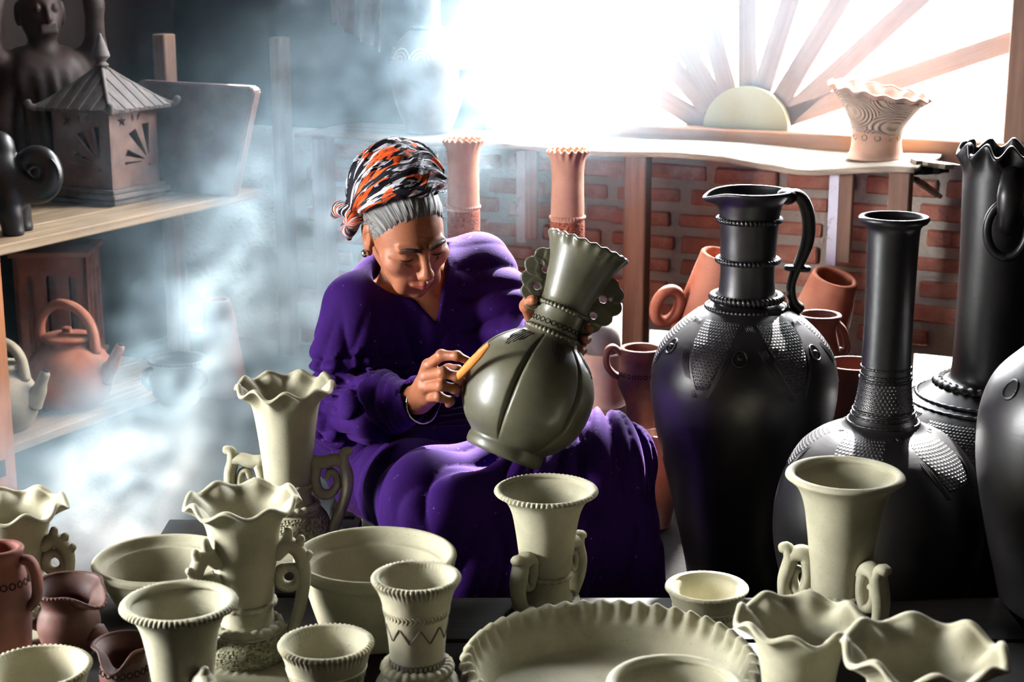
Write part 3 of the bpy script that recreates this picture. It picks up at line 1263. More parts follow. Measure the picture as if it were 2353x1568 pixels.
def bowl(name, cx, ry, Y, half, label, sh, th=0.008, lip=None, mat=G, cat='bowl', base_z=PLATFORM_Z, rotz=0.0, extra=None, **kw):
    e = place(name, cx, ry, Y, base_z, label, cat, rotz)
    px = Px(Y, base_z)
    H = px.z(ry)
    R = px.r(half, ry)
    outer = [(a * R, b * H) for a, b in sh]
    vessel(e, 'body', mat, outer, th, 96, 44, lip=lip, **kw)
    if extra:
        extra(e, outer, R, H)
    return e


WIDE = [(0.62, 0.0), (0.66, 0.03), (0.74, 0.25), (0.83, 0.55), (0.885, 0.80), (0.90, 0.84), (0.94, 0.85), (0.975, 0.90), (0.99, 0.96), (1.0, 0.99)]
bowl('wide_bowl', 862, 1277, 2.32, 187, 'wide plain bowl with a rolled rim at the foot of the skirt', WIDE, 0.011, 0.0055)
bowl('wide_bowl', 376, 1287, 2.44, 162, 'wide plain bowl behind the frilled vase with crested handles', WIDE, 0.011, 0.0055)
CUP = [(0.60, 0.0), (0.64, 0.04), (0.70, 0.22), (0.76, 0.45), (0.82, 0.66), (0.90, 0.86), (0.97, 0.97), (1.0, 1.0)]


def cup_decor(zf=0.52, count=44):
    def f(e, outer, R, H):
        chevron_band(e, 'crescent_band', 'greenware', outer, zf * H, 0.0045, count)
        rope_ring(e, 'raised_line', 'greenware', float(np.interp(zf * H + 0.009, [o[1] for o in outer], [o[0] for o in outer])), zf * H + 0.009, 0.0016, 6, 0.0, 0)
    return f


bowl('small_bowl', 749, 1482, 2.05, 110, 'small bowl with a notched rim between the plain and ribbed pots', CUP, 0.012, 0.0058, notch=(56, 0.0042, 0.009, 1.0), extra=cup_decor(0.6))
bowl('small_bowl', 1624, 1352, 2.34, 96, 'small round bowl with crescent marks behind the wide platter', CUP, 0.010, 0.005, notch=(50, 0.0012, 0.005, 0.0), extra=cup_decor(0.45))
bowl('small_bowl', 84, 1536, 1.95, 124, 'pale bowl with a notched rim in the lower left corner', CUP, 0.008, 0.004, notch=(60, 0.004, 0.006, 0.6), extra=cup_decor(0.5))
PAN = [(0.80, 0.0), (0.84, 0.03), (0.90, 0.35), (0.955, 0.72), (1.0, 1.0)]
pan = bowl('platter', 1400, 1518, 2.04, 334, 'very wide shallow platter with a wavy pie-crust rim', PAN, 0.012, 0.0062, inner_floor=0.022,
           scallop=(44, 0.0042, 0.007, 0.03, 0.0))

# little straws lying in the platter
for k, (a, b, c) in enumerate((((0.0, 0.0), (0.012, 0.018), (0.004, 0.035)), ((-0.02, 0.01), (-0.008, 0.012), (0.012, -0.006)), ((0.01, 0.03), (0.02, 0.036), (0.028, 0.05)))):
    pts = [(x - 0.06, y - 0.08, 0.0235) for x, y in (a, b, c)]
    V, q = sweep(pts, 0.0011, 10, 5)
    o = link_mesh('straw', mesh_from(V, q), 'straw')
    o.location = pan.location
    tag(o, ['bent straw in the middle of the wide platter', 'straight straw crossing the bent one in the platter', 'short straw lying beyond the bent one in the platter'][k], 'straw')

# vase with a tied neck and ribbed belly
e = place('ribbed_vase', 956, 1330, 2.00, PLATFORM_Z, 'notched-rim vase with a draped collar and ribbed belly beside the small bowl', 'vase')
px = Px(2.00, PLATFORM_Z)
H, R = px.z(1330), px.r(103, 1330)
sh = [(0.70, 0.0), (0.80, 0.03), (0.98, 0.13), (1.02, 0.22), (0.95, 0.32), (0.78, 0.39), (0.64, 0.42), (0.615, 0.46), (0.63, 0.56), (0.68, 0.70), (0.76, 0.84), (0.86, 0.93), (0.96, 0.98), (1.0, 1.0)]
outer = [(a * R, b * H) for a, b in sh]
vessel(e, 'body', G, outer, 0.009, 240, 60, lip=0.0052, notch=(58, 0.0044, 0.008, 1.4), ribs=(16, 0.006, 0.02 * H, 0.40 * H))
rope_ring(e, 'crimped_collar', G, 0.70 * R, 0.425 * H, 0.0085, 26, 0.22, 0.6)
chevron_band(e, 'crescent_band', G, outer, 0.80 * H, 0.005, 50)
circles_band(e, 'pressed_circles', 'grey_clay', outer, 0.475 * H, 0.0042, 34)
P160 = catmull(outer, 160)
rr = lambda z: float(np.interp(z, P160[:, 1], P160[:, 0]))
mb = MB()
for k in range(9):   # zigzag incised round the wall
    for s in (0, 1):
        t0 = 2 * pi * (k + 0.5 * s) / 9
        z0, z1 = (0.74 * H, 0.64 * H) if s == 0 else (0.64 * H, 0.74 * H)
        pts = []
        for a in np.linspace(0.06, 0.94, 6):
            z = z0 + (z1 - z0) * a
            t = t0 + pi / 9 * a
            pts.append(((rr(z) + 0.0003) * cos(t), (rr(z) + 0.0003) * sin(t), z))
        mb.add(*sweep(pts, 0.0011, 8, 5))
tag(mb.build('zigzag_line', 'grey_clay', e), kind='stuff')
mb = MB()     # strap hanging down from the collar
t = -pi / 2 - 0.55
pts = [((rr(z * H) + 0.004) * cos(t - 0.25 * (0.43 - z)), (rr(z * H) + 0.004) * sin(t - 0.25 * (0.43 - z)), z * H) for z in (0.43, 0.36, 0.27, 0.18, 0.08)]
mb.add(*sweep(pts, [0.008, 0.010, 0.012, 0.015], 20, 12, 0.3, (cos(t), sin(t), 0)))
strap = mb.build('strap', G, e)
mb = MB()
for z in (0.37, 0.31, 0.25, 0.19, 0.13):
    tt = t - 0.25 * (0.43 - z)
    c = Vector(((rr(z * H) + 0.0088) * cos(tt), (rr(z * H) + 0.0088) * sin(tt), z * H))
    pts = [(c.x + 0.0042 * cos(a) * -sin(tt), c.y + 0.0042 * cos(a) * cos(tt), c.z + 0.0042 * sin(a)) for a in np.linspace(0, 2 * pi, 13)]
    mb.add(*sweep(pts, 0.0009, 16, 5))
tag(mb.build('pressed_circles', 'grey_clay', strap), kind='stuff')

# smoked jug with a pinched spout
JUG = [(0.42, 0.0), (0.46, 0.03), (0.70, 0.28), (0.80, 0.50), (0.74, 0.68), (0.66, 0.78), (0.74, 0.88), (0.92, 0.97), (1.0, 1.0)]
e = bowl('spouted_jug', 152, 1348, 2.22, 90, 'smoke-blackened jug with a reddish mouth and pinched spout', JUG, 0.006, 0.0035, 'terracotta_smoked', 'jug',
         spout=(-0.55, 0.42, 0.016, 0.018, 0.03), notch=(60, 0.0016, 0.005, 0.0))
px = Px(2.22, PLATFORM_Z)
H, R = px.z(1348), px.r(90, 1348)
mb = MB()
add_sweep(mb, [(0.95 * R, 0.97 * H), (1.12 * R, 0.93 * H), (1.22 * R, 0.78 * H), (1.08 * R, 0.60 * H), (0.74 * R, 0.50 * H)], [0.008, 0.007, 0.007, 0.008], pi + 0.15, 30, 12, 1.6)
mb.build('handle', 'terracotta_smoked', e)
mb = MB()
add_sweep(mb, [(0.70 * R, 0.40 * H), (0.95 * R, 0.30 * H), (1.12 * R, 0.28 * H)], [0.02, 0.016, 0.012], -0.25, 16, 14, 1.0)
mb.build('side_lug', 'terracotta_smoked', e)
# brown bowl with folded spout
e = bowl('spouted_bowl', 282, 1480, 2.08, 72, 'low brown bowl with a folded spout half hidden by the trumpet vase', JUG, 0.006, 0.003, 'terracotta_smoked', 'bowl',
         spout=(-1.65, 0.40, 0.014, 0.022, 0.03))
circles_band(e, 'pressed_circles', 'painted_recess', [(a * Px(2.08, PLATFORM_Z).r(72, 1480), b * Px(2.08, PLATFORM_Z).z(1480)) for a, b in JUG], 0.62 * Px(2.08, PLATFORM_Z).z(1480), 0.004, 20)
# pinkish jar at the left edge
JAR = [(0.72, 0.0), (0.76, 0.02), (0.98, 0.30), (1.12, 0.58), (1.10, 0.76), (0.92, 0.88), (0.86, 0.92), (0.95, 0.98), (1.0, 1.0)]
e = bowl('pink_jar', 0, 1264, 2.10, 54, 'pinkish jar with pressed circles at the left edge', JAR, 0.008, 0.005, 'clay_red', 'jar')
px = Px(2.10, PLATFORM_Z)
H, R = px.z(1264), px.r(54, 1264)
circles_band(e, 'pressed_circles', 'painted_recess', [(a * R, b * H) for a, b in JAR], 0.80 * H, 0.0042, 18)
mb = MB()
add_sweep(mb, [(0.98 * R, 0.94 * H), (1.30 * R, 0.93 * H), (1.52 * R, 0.84 * H), (1.48 * R, 0.70 * H), (1.10 * R, 0.62 * H)], [0.007, 0.0075, 0.007], -0.1, 26, 12, 1.4)
mb.build('handle', 'clay_red', e)

# ------------------------------------------------------------------ big black burnished vessels on the right
BK = 'black_polished'
BS = 'black_stamped'


def on_surface(outer, zt_pairs, lift=0.0005):
    P = catmull(outer, 200)
    return [((float(np.interp(z, P[:, 1], P[:, 0])) + lift) * cos(t), (float(np.interp(z, P[:, 1], P[:, 0])) + lift) * sin(t), z) for t, z in zt_pairs]


def patch(parent, name, mat, outer, corners, lift=0.0012, n=14):
    """a decorated four-sided field lying on the wall; corners are (theta, z) in order round the field"""
    P = catmull(outer, 200)
    c = [np.array(x, float) for x in corners]
    V, q = [], []
    for i in range(n + 1):
        for j in range(n + 1):
            a, b = i / n, j / n
            t, z = (1 - a) * ((1 - b) * c[0] + b * c[3]) + a * ((1 - b) * c[1] + b * c[2])
            edge = min(i, j, n - i, n - j)
            r = float(np.interp(z, P[:, 1], P[:, 0])) + (lift if edge else -0.002)
            V.append((r * cos(t), r * sin(t), z))
    for i in range(n):
        for j in range(n):
            a = i * (n + 1) + j
            q.append((a, a + n + 1, a + n + 2, a + 1))
    me = mesh_np(V, q)
    A3 = np.array(V)
    rm = float(np.mean(np.hypot(A3[:, 0], A3[:, 1])))
    t0 = corners[0][0]
    th_ = (np.arctan2(A3[:, 1], A3[:, 0]) - t0 + pi) % (2 * pi)
    set_uv(me, np.stack([th_ * rm / 0.0075, (A3[:, 2] - 0.4 * np.hypot(A3[:, 0], A3[:, 1])) / 0.0064], 1))
    return link_mesh(name, me, mat, parent)


def grooves(parent, name, mat, outer, lines, tube=0.0016):
    mb = MB()
    for ln in lines:
        mb.add(*sweep(on_surface(outer, ln, 0.0006), tube, 22, 6))
    return tag(mb.build(name, mat, parent), kind='stuff')


# --- ewer with a spouted mouth
Y = 3.02
e = place('black_ewer', 1724, 440, Y, 0.0, 'big black ewer with ringed neck, spout and long handle', 'ewer')
px = Px(Y, 0.0)
body_rows = [(690, 66), (700, 84), (715, 112), (735, 138), (765, 170), (800, 195), (840, 209), (885, 213), (940, 207), (1010, 192), (1100, 168), (1200, 142), (1290, 120), (1340, 112)]
ob = px.outer(body_rows)
vessel(e, 'body', BK, ob, 0.01, 128, 70, closed=True, wob=0.004)
zb0 = px.z(694)
neck = [(px.r(70, 690), px.z(698)), (px.r(66, 680), px.z(676)), (px.r(63, 650), px.z(650)), (px.r(62, 620), px.z(620)), (px.r(64, 575), px.z(575)), (px.r(65, 545), px.z(545)),
        (px.r(67, 520), px.z(520)), (px.r(70, 490), px.z(490)), (px.r(76, 466), px.z(466)), (px.r(88, 450), px.z(450)), (px.r(93, 442), px.z(441))]
zn0 = neck[0][1]
nk = vessel(e, 'neck', BK, [(r, z - zn0) for r, z in neck], 0.008, 120, 50, lip=0.004, wob=0.003, spout=(pi + 0.05, 0.45, 0.014, 0.012, 0.035))
nk.location = (0, 0, zn0)
for y, h, rad in ((504, 71, 0.0055), (597, 69, 0.0055), (682, 78, 0.0075)):
    rope_ring(e, 'rope_ring', BK, px.r(h, y), px.z(y), rad, 48, 0.26, 1.2)
# handle
mb = MB()
hp = [px.p(84, 452), px.p(106, 448), px.p(126, 466), px.p(138, 505), px.p(138, 550), px.p(126, 592), px.p(110, 628), px.p(102, 662), px.p(108, 695), px.p(124, 712)]
add_sweep(mb, hp, [0.010, 0.012, 0.0125, 0.0125, 0.0125, 0.0115, 0.010, 0.009, 0.0095, 0.012], 0.06, 60, 14, 1.2)
hd = mb.build('handle', BK, e)
mb = MB()
c = rz(0.06, [px.p(116, 618)])[0]
mb.add(*sweep([(c[0] - 0.022, c[1], c[2] + 0.001), c, (c[0] + 0.022, c[1], c[2] - 0.001)], [0.006, 0.0075, 0.006], 12, 10, 1.6, (0, 1, 0)))
mb.build('handle_knot', BK, hd)
mb = MB()
c = rz(0.06, [px.p(86, 452)])[0]
mb.add(*sphere_vf(0.020, 0.022, 0.016, c))
mb.build('handle_knob', BK, hd)
front = -pi / 2
for k in range(6):
    t0 = front + 0.42 + k * pi / 3 + 0.0
    patch(e, 'stamped_field', BS, ob, [(t0 - 0.42, px.z(712)), (t0 - 0.02, px.z(860)), (t0 + 0.10, px.z(855)), (t0 + 0.42, px.z(712))])
    lines = []
    for j in range(5):
        s = 0.035 * j
        lines.append([(t0 - 0.46 - s, px.z(722)), (t0 - 0.22 - s * 0.6, px.z(795)), (t0 - 0.02 - s * 0.25, px.z(868))])
        if j < 3:
            lines.append([(t0 + 0.44 + s, px.z(722)), (t0 + 0.24 + s * 0.6, px.z(795)), (t0 + 0.10 + s * 0.25, px.z(866))])
    grooves(e, 'incised_lines', BK, ob, lines)
    rr_ = on_surface(ob, [(t0 - 0.62, px.z(775))])[0]
    tt = t0 - 0.62
    mb = MB()
    pts = [(tt + 0.085 * cos(a), px.z(782) + 0.013 * sin(a)) for a in np.linspace(0, 2 * pi, 20)]
    mb.add(*sweep(on_surface(ob, pts, 0.001), 0.0022, 26, 6))
    mb.add(*sphere_vf(0.006, 0.006, 0.006, on_surface(ob, [(tt, px.z(782))])[0], 10, 6))
    mb.build('boss', BK, e)
rope_ring(e, 'shoulder_ring', BK, px.r(92, 703), px.z(704), 0.004, 60, 0.35, 0.0)

# --- round bottle with a tall straight neck
Y = 2.62
e = place('black_bottle', 2055, 503, Y, 0.0, 'round black bottle with a tall straight neck and flat rim', 'bottle')
px = Px(Y, 0.0)
rows = [(503, 81), (510, 78), (516, 66), (528, 60), (600, 57.5), (700, 55.5), (800, 55.5), (870, 57), (920, 63), (955, 74), (975, 90), (988, 122), (1003, 150), (1030, 182), (1070, 208), (1120, 227), (1180, 237), (1250, 234),
        (1330, 214), (1420, 176), (1500, 140), (1552, 122)]
ob = px.outer(rows)
vessel(e, 'body', BK, ob, 0.011, 128, 110, lip=0.0055, wob=0.003)
band_shell(e, 'stamped_neck_band', BS, ob, px.z(938), px.z(872))
for y, h in ((842, 57), (858, 58), (868, 59.5), (942, 71), (952, 74), (966, 82)):
    rope_ring(e, 'neck_ring', BK, px.r(h - 1, y), px.z(y), 0.0022, 40, 0.3, 0.6)
for k in range(5):
    t0 = front - 0.45 + k * 2 * pi / 5
    patch(e, 'stamped_field', BS, ob, [(t0 - 0.62, px.z(978)), (t0 - 0.24, px.z(1082)), (t0 + 0.14, px.z(1078)), (t0 + 0.34, px.z(978))])
    lines = []
    for j in range(3):
        s = 0.035 * j
        lines.append([(t0 - 0.66 - s, px.z(980)), (t0 - 0.42 - s * 0.7, px.z(1030)), (t0 - 0.26 - s * 0.4, px.z(1088))])
        lines.append([(t0 + 0.37 + s, px.z(980)), (t0 + 0.24 + s * 0.7, px.z(1030)), (t0 + 0.16 + s * 0.4, px.z(1085))])
    grooves(e, 'incised_lines', BK, ob, lines)

# --- tall jar with ring handles
Y = 3.05
e = place('black_jar', 2312, 345, Y, 0.0, 'tall black jar with a frilled mouth and a hanging ring on its neck', 'jar')
px = Px(Y, 0.0)
rows = [(345, 102), (362, 96), (400, 93), (480, 90), (600, 86), (720, 85), (820, 86), (868, 92), (880, 122), (905, 160), (935, 205), (980, 245), (1040, 265), (1110, 262), (1200, 225), (1290, 165), (1325, 140)]
ob = px.outer(rows)
vessel(e, 'body', BK, ob, 0.010, 120, 90, lip=0.007, wob=0.003, scallop=(11, 0.010, 0.010, 0.05, 0.4))
rope_ring(e, 'rope_ring', BK, px.r(116, 884), px.z(880), 0.011, 34, 0.26, 1.3)
for y, h in ((906, 164), (918, 182)):
    rope_ring(e, 'shoulder_ring', BK, px.r(h - 2, y), px.z(y), 0.004, 50, 0.3, 0.5)
for k in range(5):
    t0 = front - 0.50 + k * 2 * pi / 5
    patch(e, 'stamped_field', BS, ob, [(t0 - 0.5, px.z(926)), (t0 - 0.42, px.z(1030)), (t0 + 0.42, px.z(1030)), (t0 + 0.5, px.z(926))])
    grooves(e, 'incised_lines', BK, ob, [[(t0 + 0.55 + 0.03 * j, px.z(926)), (t0 + 0.55 + 0.03 * j, px.z(980)), (t0 + 0.55 + 0.03 * j, px.z(1030))] for j in range(4)])
th = front - 0.18
mb = MB()
lug = [(px.r(86, 400), px.z(385)), (px.r(112, 400), px.z(392)), (px.r(132, 430), px.z(425)), (px.r(134, 470), px.z(470)), (px.r(118, 505), px.z(505)), (px.r(90, 500), px.z(498))]
add_sweep(mb, lug, [0.012, 0.018, 0.022, 0.020, 0.016, 0.012], th, 40, 14, 1.1)
lg = mb.build('lug', BK, e)
mb = MB()
cc = (px.r(124, 510), px.z(508))
ringp = []
for a in np.linspace(0, 2 * pi, 25):
    ringp.append((cc[0] + 0.004 * cos(a), cc[1] + 0.052 * sin(a), 0.036 * cos(a)))
add_sweep(mb, ringp, 0.0085, th, 60, 12, 1.0)
mb.build('hanging_ring', BK, lg)

# --- black vessel cut by the right edge
Y = 2.45
e = place('black_vessel', 2500, 770, Y, 0.0, 'bulging black vessel cut by the right edge of the picture', 'vessel')
px = Px(Y, 0.0)
rows = [(700, 70), (740, 66), (765, 78), (790, 112), (820, 150), (870, 197), (930, 221), (1000, 228), (1100, 220), (1250, 185), (1420, 140), (1560, 110)]
ob = px.outer(rows)
vessel(e, 'body', BK, ob, 0.010, 120, 80, lip=0.006, wob=0.004)
grooves(e, 'incised_lines', BK, ob, [[(-2.6 + 1.4 * s, px.z(y)) for s in np.linspace(0, 1, 8)] for y in (828, 840, 852)])
th = pi + 0.35
pts = [(th + 0.10 * cos(a), px.z(878) + 0.014 * sin(a)) for a in np.linspace(0, 2 * pi, 20)]
mb = MB()
mb.add(*sweep(on_surface(ob, pts, 0.001), 0.0025, 26, 6))
mb.build('boss', BK, e)

# ------------------------------------------------------------------ terracotta and clay pots against the brick wall
def floor_pot(name, cx, ry, Y, rows, label, cat, mat, th=0.008, **kw):
    e = place(name, cx, ry, Y, 0.0, label, cat)
    px = Px(Y, 0.0)
    ob = px.outer(rows)
    vessel(e, 'body', mat, ob, th, kw.pop('nseg', 84), 60, **kw)
    return e, px, ob


for cx, ry, Y, sc_, lab in ((1064, 323, 3.92, 1.0, 'slim terracotta floor vase with a frilled rim behind the headscarf'),
                            (1305, 347, 3.78, 1.05, 'slim terracotta floor vase rising behind the held vase')):
    e, px, ob = floor_pot('floor_vase', cx, ry, Y, [(ry, 45 * sc_), (ry + 8, 43 * sc_), (ry + 22, 38 * sc_), (ry + 60, 35 * sc_), (ry + 120, 36 * sc_), (ry + 180, 36.5 * sc_), (ry + 260, 37 * sc_), (ry + 400, 46 * sc_), (ry + 560, 58 * sc_), (ry + 680, 50 * sc_), (ry + 760, 40 * sc_)],
                          lab, 'vase', 'terracotta_hazed', 0.007, scallop=(18, 0.003, 0.004, 0.02, 0.0), lip=0.004)
    band_shell(e, 'pitted_band', 'terracotta_pitted', ob, px.z(ry + 236), px.z(ry + 160))
    rope_ring(e, 'notched_ring', 'terracotta_hazed', px.r(36.5 * sc_, ry + 152), px.z(ry + 152), 0.004, 34, 0.3, 0.0)


def tilted(e, deg, axis='Y'):
    e.rotation_euler = (radians(deg), 0, 0) if axis == 'X' else (0, radians(deg), 0)


# leaning terracotta jars behind the ewer
def leaning_jar(cx, cy, Y, half, length, deg, degx, label, lug=False):
    c = at(cx, cy, Y)
    R = r_at(half, Y, c.z)
    Lm = length
    sh = [(0.78, 0.0), (0.86, 0.03), (1.22, 0.30), (1.40, 0.52), (1.30, 0.75), (1.08, 0.93), (1.0, 0.99), (0.985, 1.0)]
    Rt = Matrix.Rotation(radians(degx), 4, 'X') @ Matrix.Rotation(radians(deg), 4, 'Y')
    axis = Rt @ Vector((0, 0, 1))
    base = c - axis * Lm
    # lowest point of the tilted foot rests on the ground
    dz = -min((Rt @ Vector((0.78 * R * cos(a), 0.78 * R * sin(a), 0))).z for a in np.linspace(0, 2 * pi, 24))
    e = empty('leaning_jar', (base.x, base.y, dz + 0.0), 0, label=label, cat='jar')
    e.rotation_euler = Rt.to_euler()
    Lm2 = (c.z - dz) / axis.z
    e.location = (c.x - axis.x * Lm2, c.y - axis.y * Lm2, dz)
    outer = [(a * R, b * Lm2) for a, b in sh]
    vessel(e, 'body', 'terracotta', outer, 0.012, 84, 44, lip=0.006)
    if lug:
        mb = MB()
        circ = [(1.24 * R + 0.045 + 0.032 * cos(a), 0.74 * Lm2 + 0.042 * sin(a)) for a in np.linspace(0, 2 * pi, 16)]
        add_sweep(mb, circ, [0.014, 0.014], radians(200), 36, 12, 1.0)
        mb.build('ring_lug', 'terracotta', e)
    return e


leaning_jar(1918, 640, 3.78, 54, 0.4, 12, 16, 'leaning terracotta jar with an open mouth between the ewer handle and the bottle')
leaning_jar(1655, 588, 3.80, 46, 0.4, 12, 12, 'orange leaning jar with a ring lug half hidden behind the ewer', lug=True)

e, px, ob = floor_pot('dark_jar', 1882, 726, 3.42, [(726, 52), (736, 46), (755, 40), (790, 48), (860, 66), (960, 78), (1080, 70), (1200, 48)], 'dark jar with a drooping lug just behind the ewer shoulder', 'jar', 'terracotta_smoked', lip=0.005)
mb = MB()
add_sweep(mb, [px.p(44, 742), px.p(58, 760), px.p(66, 795), px.p(58, 812), px.p(50, 800)], [0.007, 0.008, 0.008, 0.006], -0.15, 26, 10, 1.3)
mb.build('lug', 'terracotta_smoked', e)
floor_pot('dark_basin', 1962, 850, 3.24, [(838, 70), (846, 70), (880, 68), (960, 74), (1060, 66), (1180, 46), (1260, 40)], 'dark basin standing between the ewer and the round bottle', 'basin', 'terracotta_smoked', lip=0.004)
# jug with a loop handle in front of the post
e, px, ob = floor_pot('loop_handled_jug', 1474, 803, 3.46, [(803, 50), (812, 49), (826, 46), (850, 50), (880, 54), (905, 44), (930, 34), (980, 33), (1060, 40), (1130, 50), (1180, 46)], 'brown jug with a loop handle standing left of the ewer', 'jug', 'terracotta_smoked', lip=0.005)
mb = MB()
add_sweep(mb, [px.p(47, 812), px.p(66, 796), px.p(80, 808), px.p(80, 836), px.p(66, 856), px.p(48, 866)], [0.007, 0.0075, 0.0075, 0.008], pi + 0.1, 30, 12, 1.4)
mb.build('handle', 'terracotta_smoked', e)
circles_band(e, 'pressed_circles', 'painted_recess', ob, px.z(856), 0.004, 24)
# pale jar with a rounded lid behind the held vase
e, px, ob = floor_pot('lidded_jar', 1382, 806, 3.72, [(812, 48), (818, 47), (836, 47), (880, 49), (915, 52), (928, 58), (940, 60), (970, 62), (1020, 62), (1090, 52), (1130, 46)], 'pale pink jar with a bulging grey lid behind the held vase', 'jar', 'terracotta_pale', lip=0.005)
lid = [(px.r(h, y), px.z(y) - px.z(812)) for y, h in ((812, 40), (806, 42), (785, 44), (762, 38), (745, 26), (735, 8))]
vessel(e, 'lid', 'grey_clay', lid, 0.008, 64, 30, closed=True).location = (0, 0, px.z(812))
rope_ring(e, 'shoulder_line', 'terracotta_pale', px.r(57, 927), px.z(927), 0.003, 6, 0.0, 0.0)
# two small pots by her knee
e, px, ob = floor_pot('small_red_pot', 1456, 1050, 3.22, [(1050, 44), (1056, 44), (1075, 38), (1110, 46), (1160, 50), (1210, 40), (1250, 34)], 'small red-brown pot beside the lit knee', 'pot', 'terracotta', lip=0.0045)
e, px, ob = floor_pot('leaf_mouthed_pot', 1512, 998, 3.36, [(998, 40), (1006, 36), (1024, 30), (1060, 40), (1120, 48), (1170, 40), (1205, 34)], 'small pot with a leaf-shaped mouth tucked behind the ewer', 'pot', 'terracotta_pale', lip=0.004,
                       spout=(pi, 0.5, 0.018, -0.006, 0.03))

# ------------------------------------------------------------------ wall shelf under the window
SH_F = WALL_V - 0.36
SH_Z = 0.728
shelf = empty('wall_shelf', uvz(-1.9, WALL_V - 0.18, 0.0), -ANG, label='long warped plank shelf on posts below the window', cat='shelf')
bpy.context.view_layer.update()
u_left, u_right = to_uv(on_v(676, 300, SH_F))[0], to_uv(on_v(2100, 378, SH_F))[0]
nU, nV = 80, 8
V, q = [], []


def warp(u):
    s = (u - u_left) / (u_right - u_left)
    return -0.006 * sin(s * 9.0) * smooth01((s - 0.45) * 3) - 0.010 * math.exp(-((s - 0.86) / 0.07) ** 2) + 0.004 * sin(s * 21)


for top in (1, 0):
    for i in range(nU + 1):
        u = u_left + (u_right - u_left) * i / nU
        for j in range(nV + 1):
            v = SH_F + (WALL_V - 0.035 - SH_F) * j / nV + (0.006 * sin(i * 0.35) + 0.004 * sin(i * 0.9) if j == 0 else 0)
            V.append((u, v, SH_Z + float(warp(u)) * (1 - 0.6 * j / nV) - (0 if top else 0.013)))
N1 = (nU + 1) * (nV + 1)
for i in range(nU):
    for j in range(nV):
        a = i * (nV + 1) + j
        q.append((a, a + nV + 1, a + nV + 2, a + 1))
        q.append((N1 + a, N1 + a + 1, N1 + a + nV + 2, N1 + a + nV + 1))
for i in range(nU):
    for j, flip in ((0, 0), (nV, 1)):
        a = i * (nV + 1) + j
        f = (a, N1 + a, N1 + a + nV + 1, a + nV + 1)
        q.append(f[::-1] if flip else f)
for j in range(nV):
    for i, flip in ((0, 1), (nU, 0)):
        a = i * (nV + 1) + j
        f = (a, N1 + a, N1 + a + 1, a + 1)
        q.append(f[::-1] if flip else f)
o = link_mesh('board', mesh_np(V, q), 'wood_weathered', None, False)
o.matrix_world = ROT_UV
part_world(o, shelf)
for x0, x1, y, nm, mat in ((1437, 1487, 360, 'post', 'wood_old'), (2046, 2094, 376, 'post', 'wood_old'), (718, 752, 312, 'post', 'wood_old')):
    a, b = on_v(x0, y, SH_F + 0.02), on_v(x1, y, SH_F + 0.02)
    ua, ub = to_uv(a)[0], to_uv(b)[0]
    zt = SH_Z - 0.012 + float(warp((ua + ub) / 2)) - 0.002
    part_world(uv_box(nm, ua, ub, SH_F + 0.012, SH_F + 0.06, 0.0, zt, mat, bevel=0.003, jitter=0.001), shelf)
for x0, x1, y0, y1 in ((1188, 1211, 345, 558), (1908, 1925, 380, 612)):
    a, b = on_v(x0, y0, SH_F + 0.05), on_v(x1, y1, SH_F + 0.05)
    ua, ub = to_uv(a)[0], to_uv(b)[0]
    ub = ua + 0.026
    st = part_world(uv_box('metal_strip', ua, ub, SH_F + 0.045, SH_F + 0.052, b.z, SH_Z - 0.018, 'metal_strip', bevel=0.001), shelf)
    part_world(uv_box('hanger', ub, ub + 0.034, SH_F + 0.045, SH_F + 0.065, b.z + 0.01, SH_Z - 0.018, 'wood_old', bevel=0.002), shelf)

# splintered plank ends hanging from the shelf's broken corner
for k, (p, p2, th_, lab) in enumerate((((2098, 372), (2205, 384), 0.012, 'splintered plank end jutting from the shelf corner beside the tall jar'),
                                      ((2096, 408), (2160, 452), 0.010, 'broken slat drooping below the shelf corner'),
                                      ((2094, 392), (2178, 388), 0.016, 'grey broken board under the splintered plank end'))):
    A, B = on_v(p[0], p[1], SH_F + 0.09), on_v(p2[0], p2[1], SH_F + 0.14)
    d = B - A
    L = d.length
    bm = bmesh.new()
    n = 8
    rows_ = []
    for i in range(n + 1):
        t = i / n
        w0 = 0.03 * (1 - 0.75 * max(0, t - 0.55) / 0.45) * random.uniform(0.8, 1.1)
        rows_.append([bm.verts.new((t * L * random.uniform(0.97, 1.0), w0 * s + (0.006 * sin(i * 2.1)), th_ / 2 * zz)) for s, zz in ((-1, -1), (1, -1), (1, 1), (-1, 1))])
    for a, b in zip(rows_[:-1], rows_[1:]):
        for m_ in range(4):
            bm.faces.new((a[m_], a[(m_ + 1) % 4], b[(m_ + 1) % 4], b[m_]))
    bm.faces.new(rows_[0][::-1])
    bm.faces.new(rows_[-1])
    bmesh.ops.recalc_face_normals(bm, faces=bm.faces[:])
    me = bpy.data.meshes.new('splinter')
    bm.to_mesh(me)
    bm.free()
    o = link_mesh('broken_plank', me, 'wood_weathered' if k < 2 else 'wood_platform', None, False)
    X = d.normalized()
    Zv = Vector((0, 0, 1))
    Yv = Zv.cross(X).normalized()
    Zv = X.cross(Yv)
    M = Matrix((X, Yv, Zv)).transposed().to_4x4()
    o.matrix_world = Matrix.Translation(A) @ M
    tag(o, lab, 'plank')

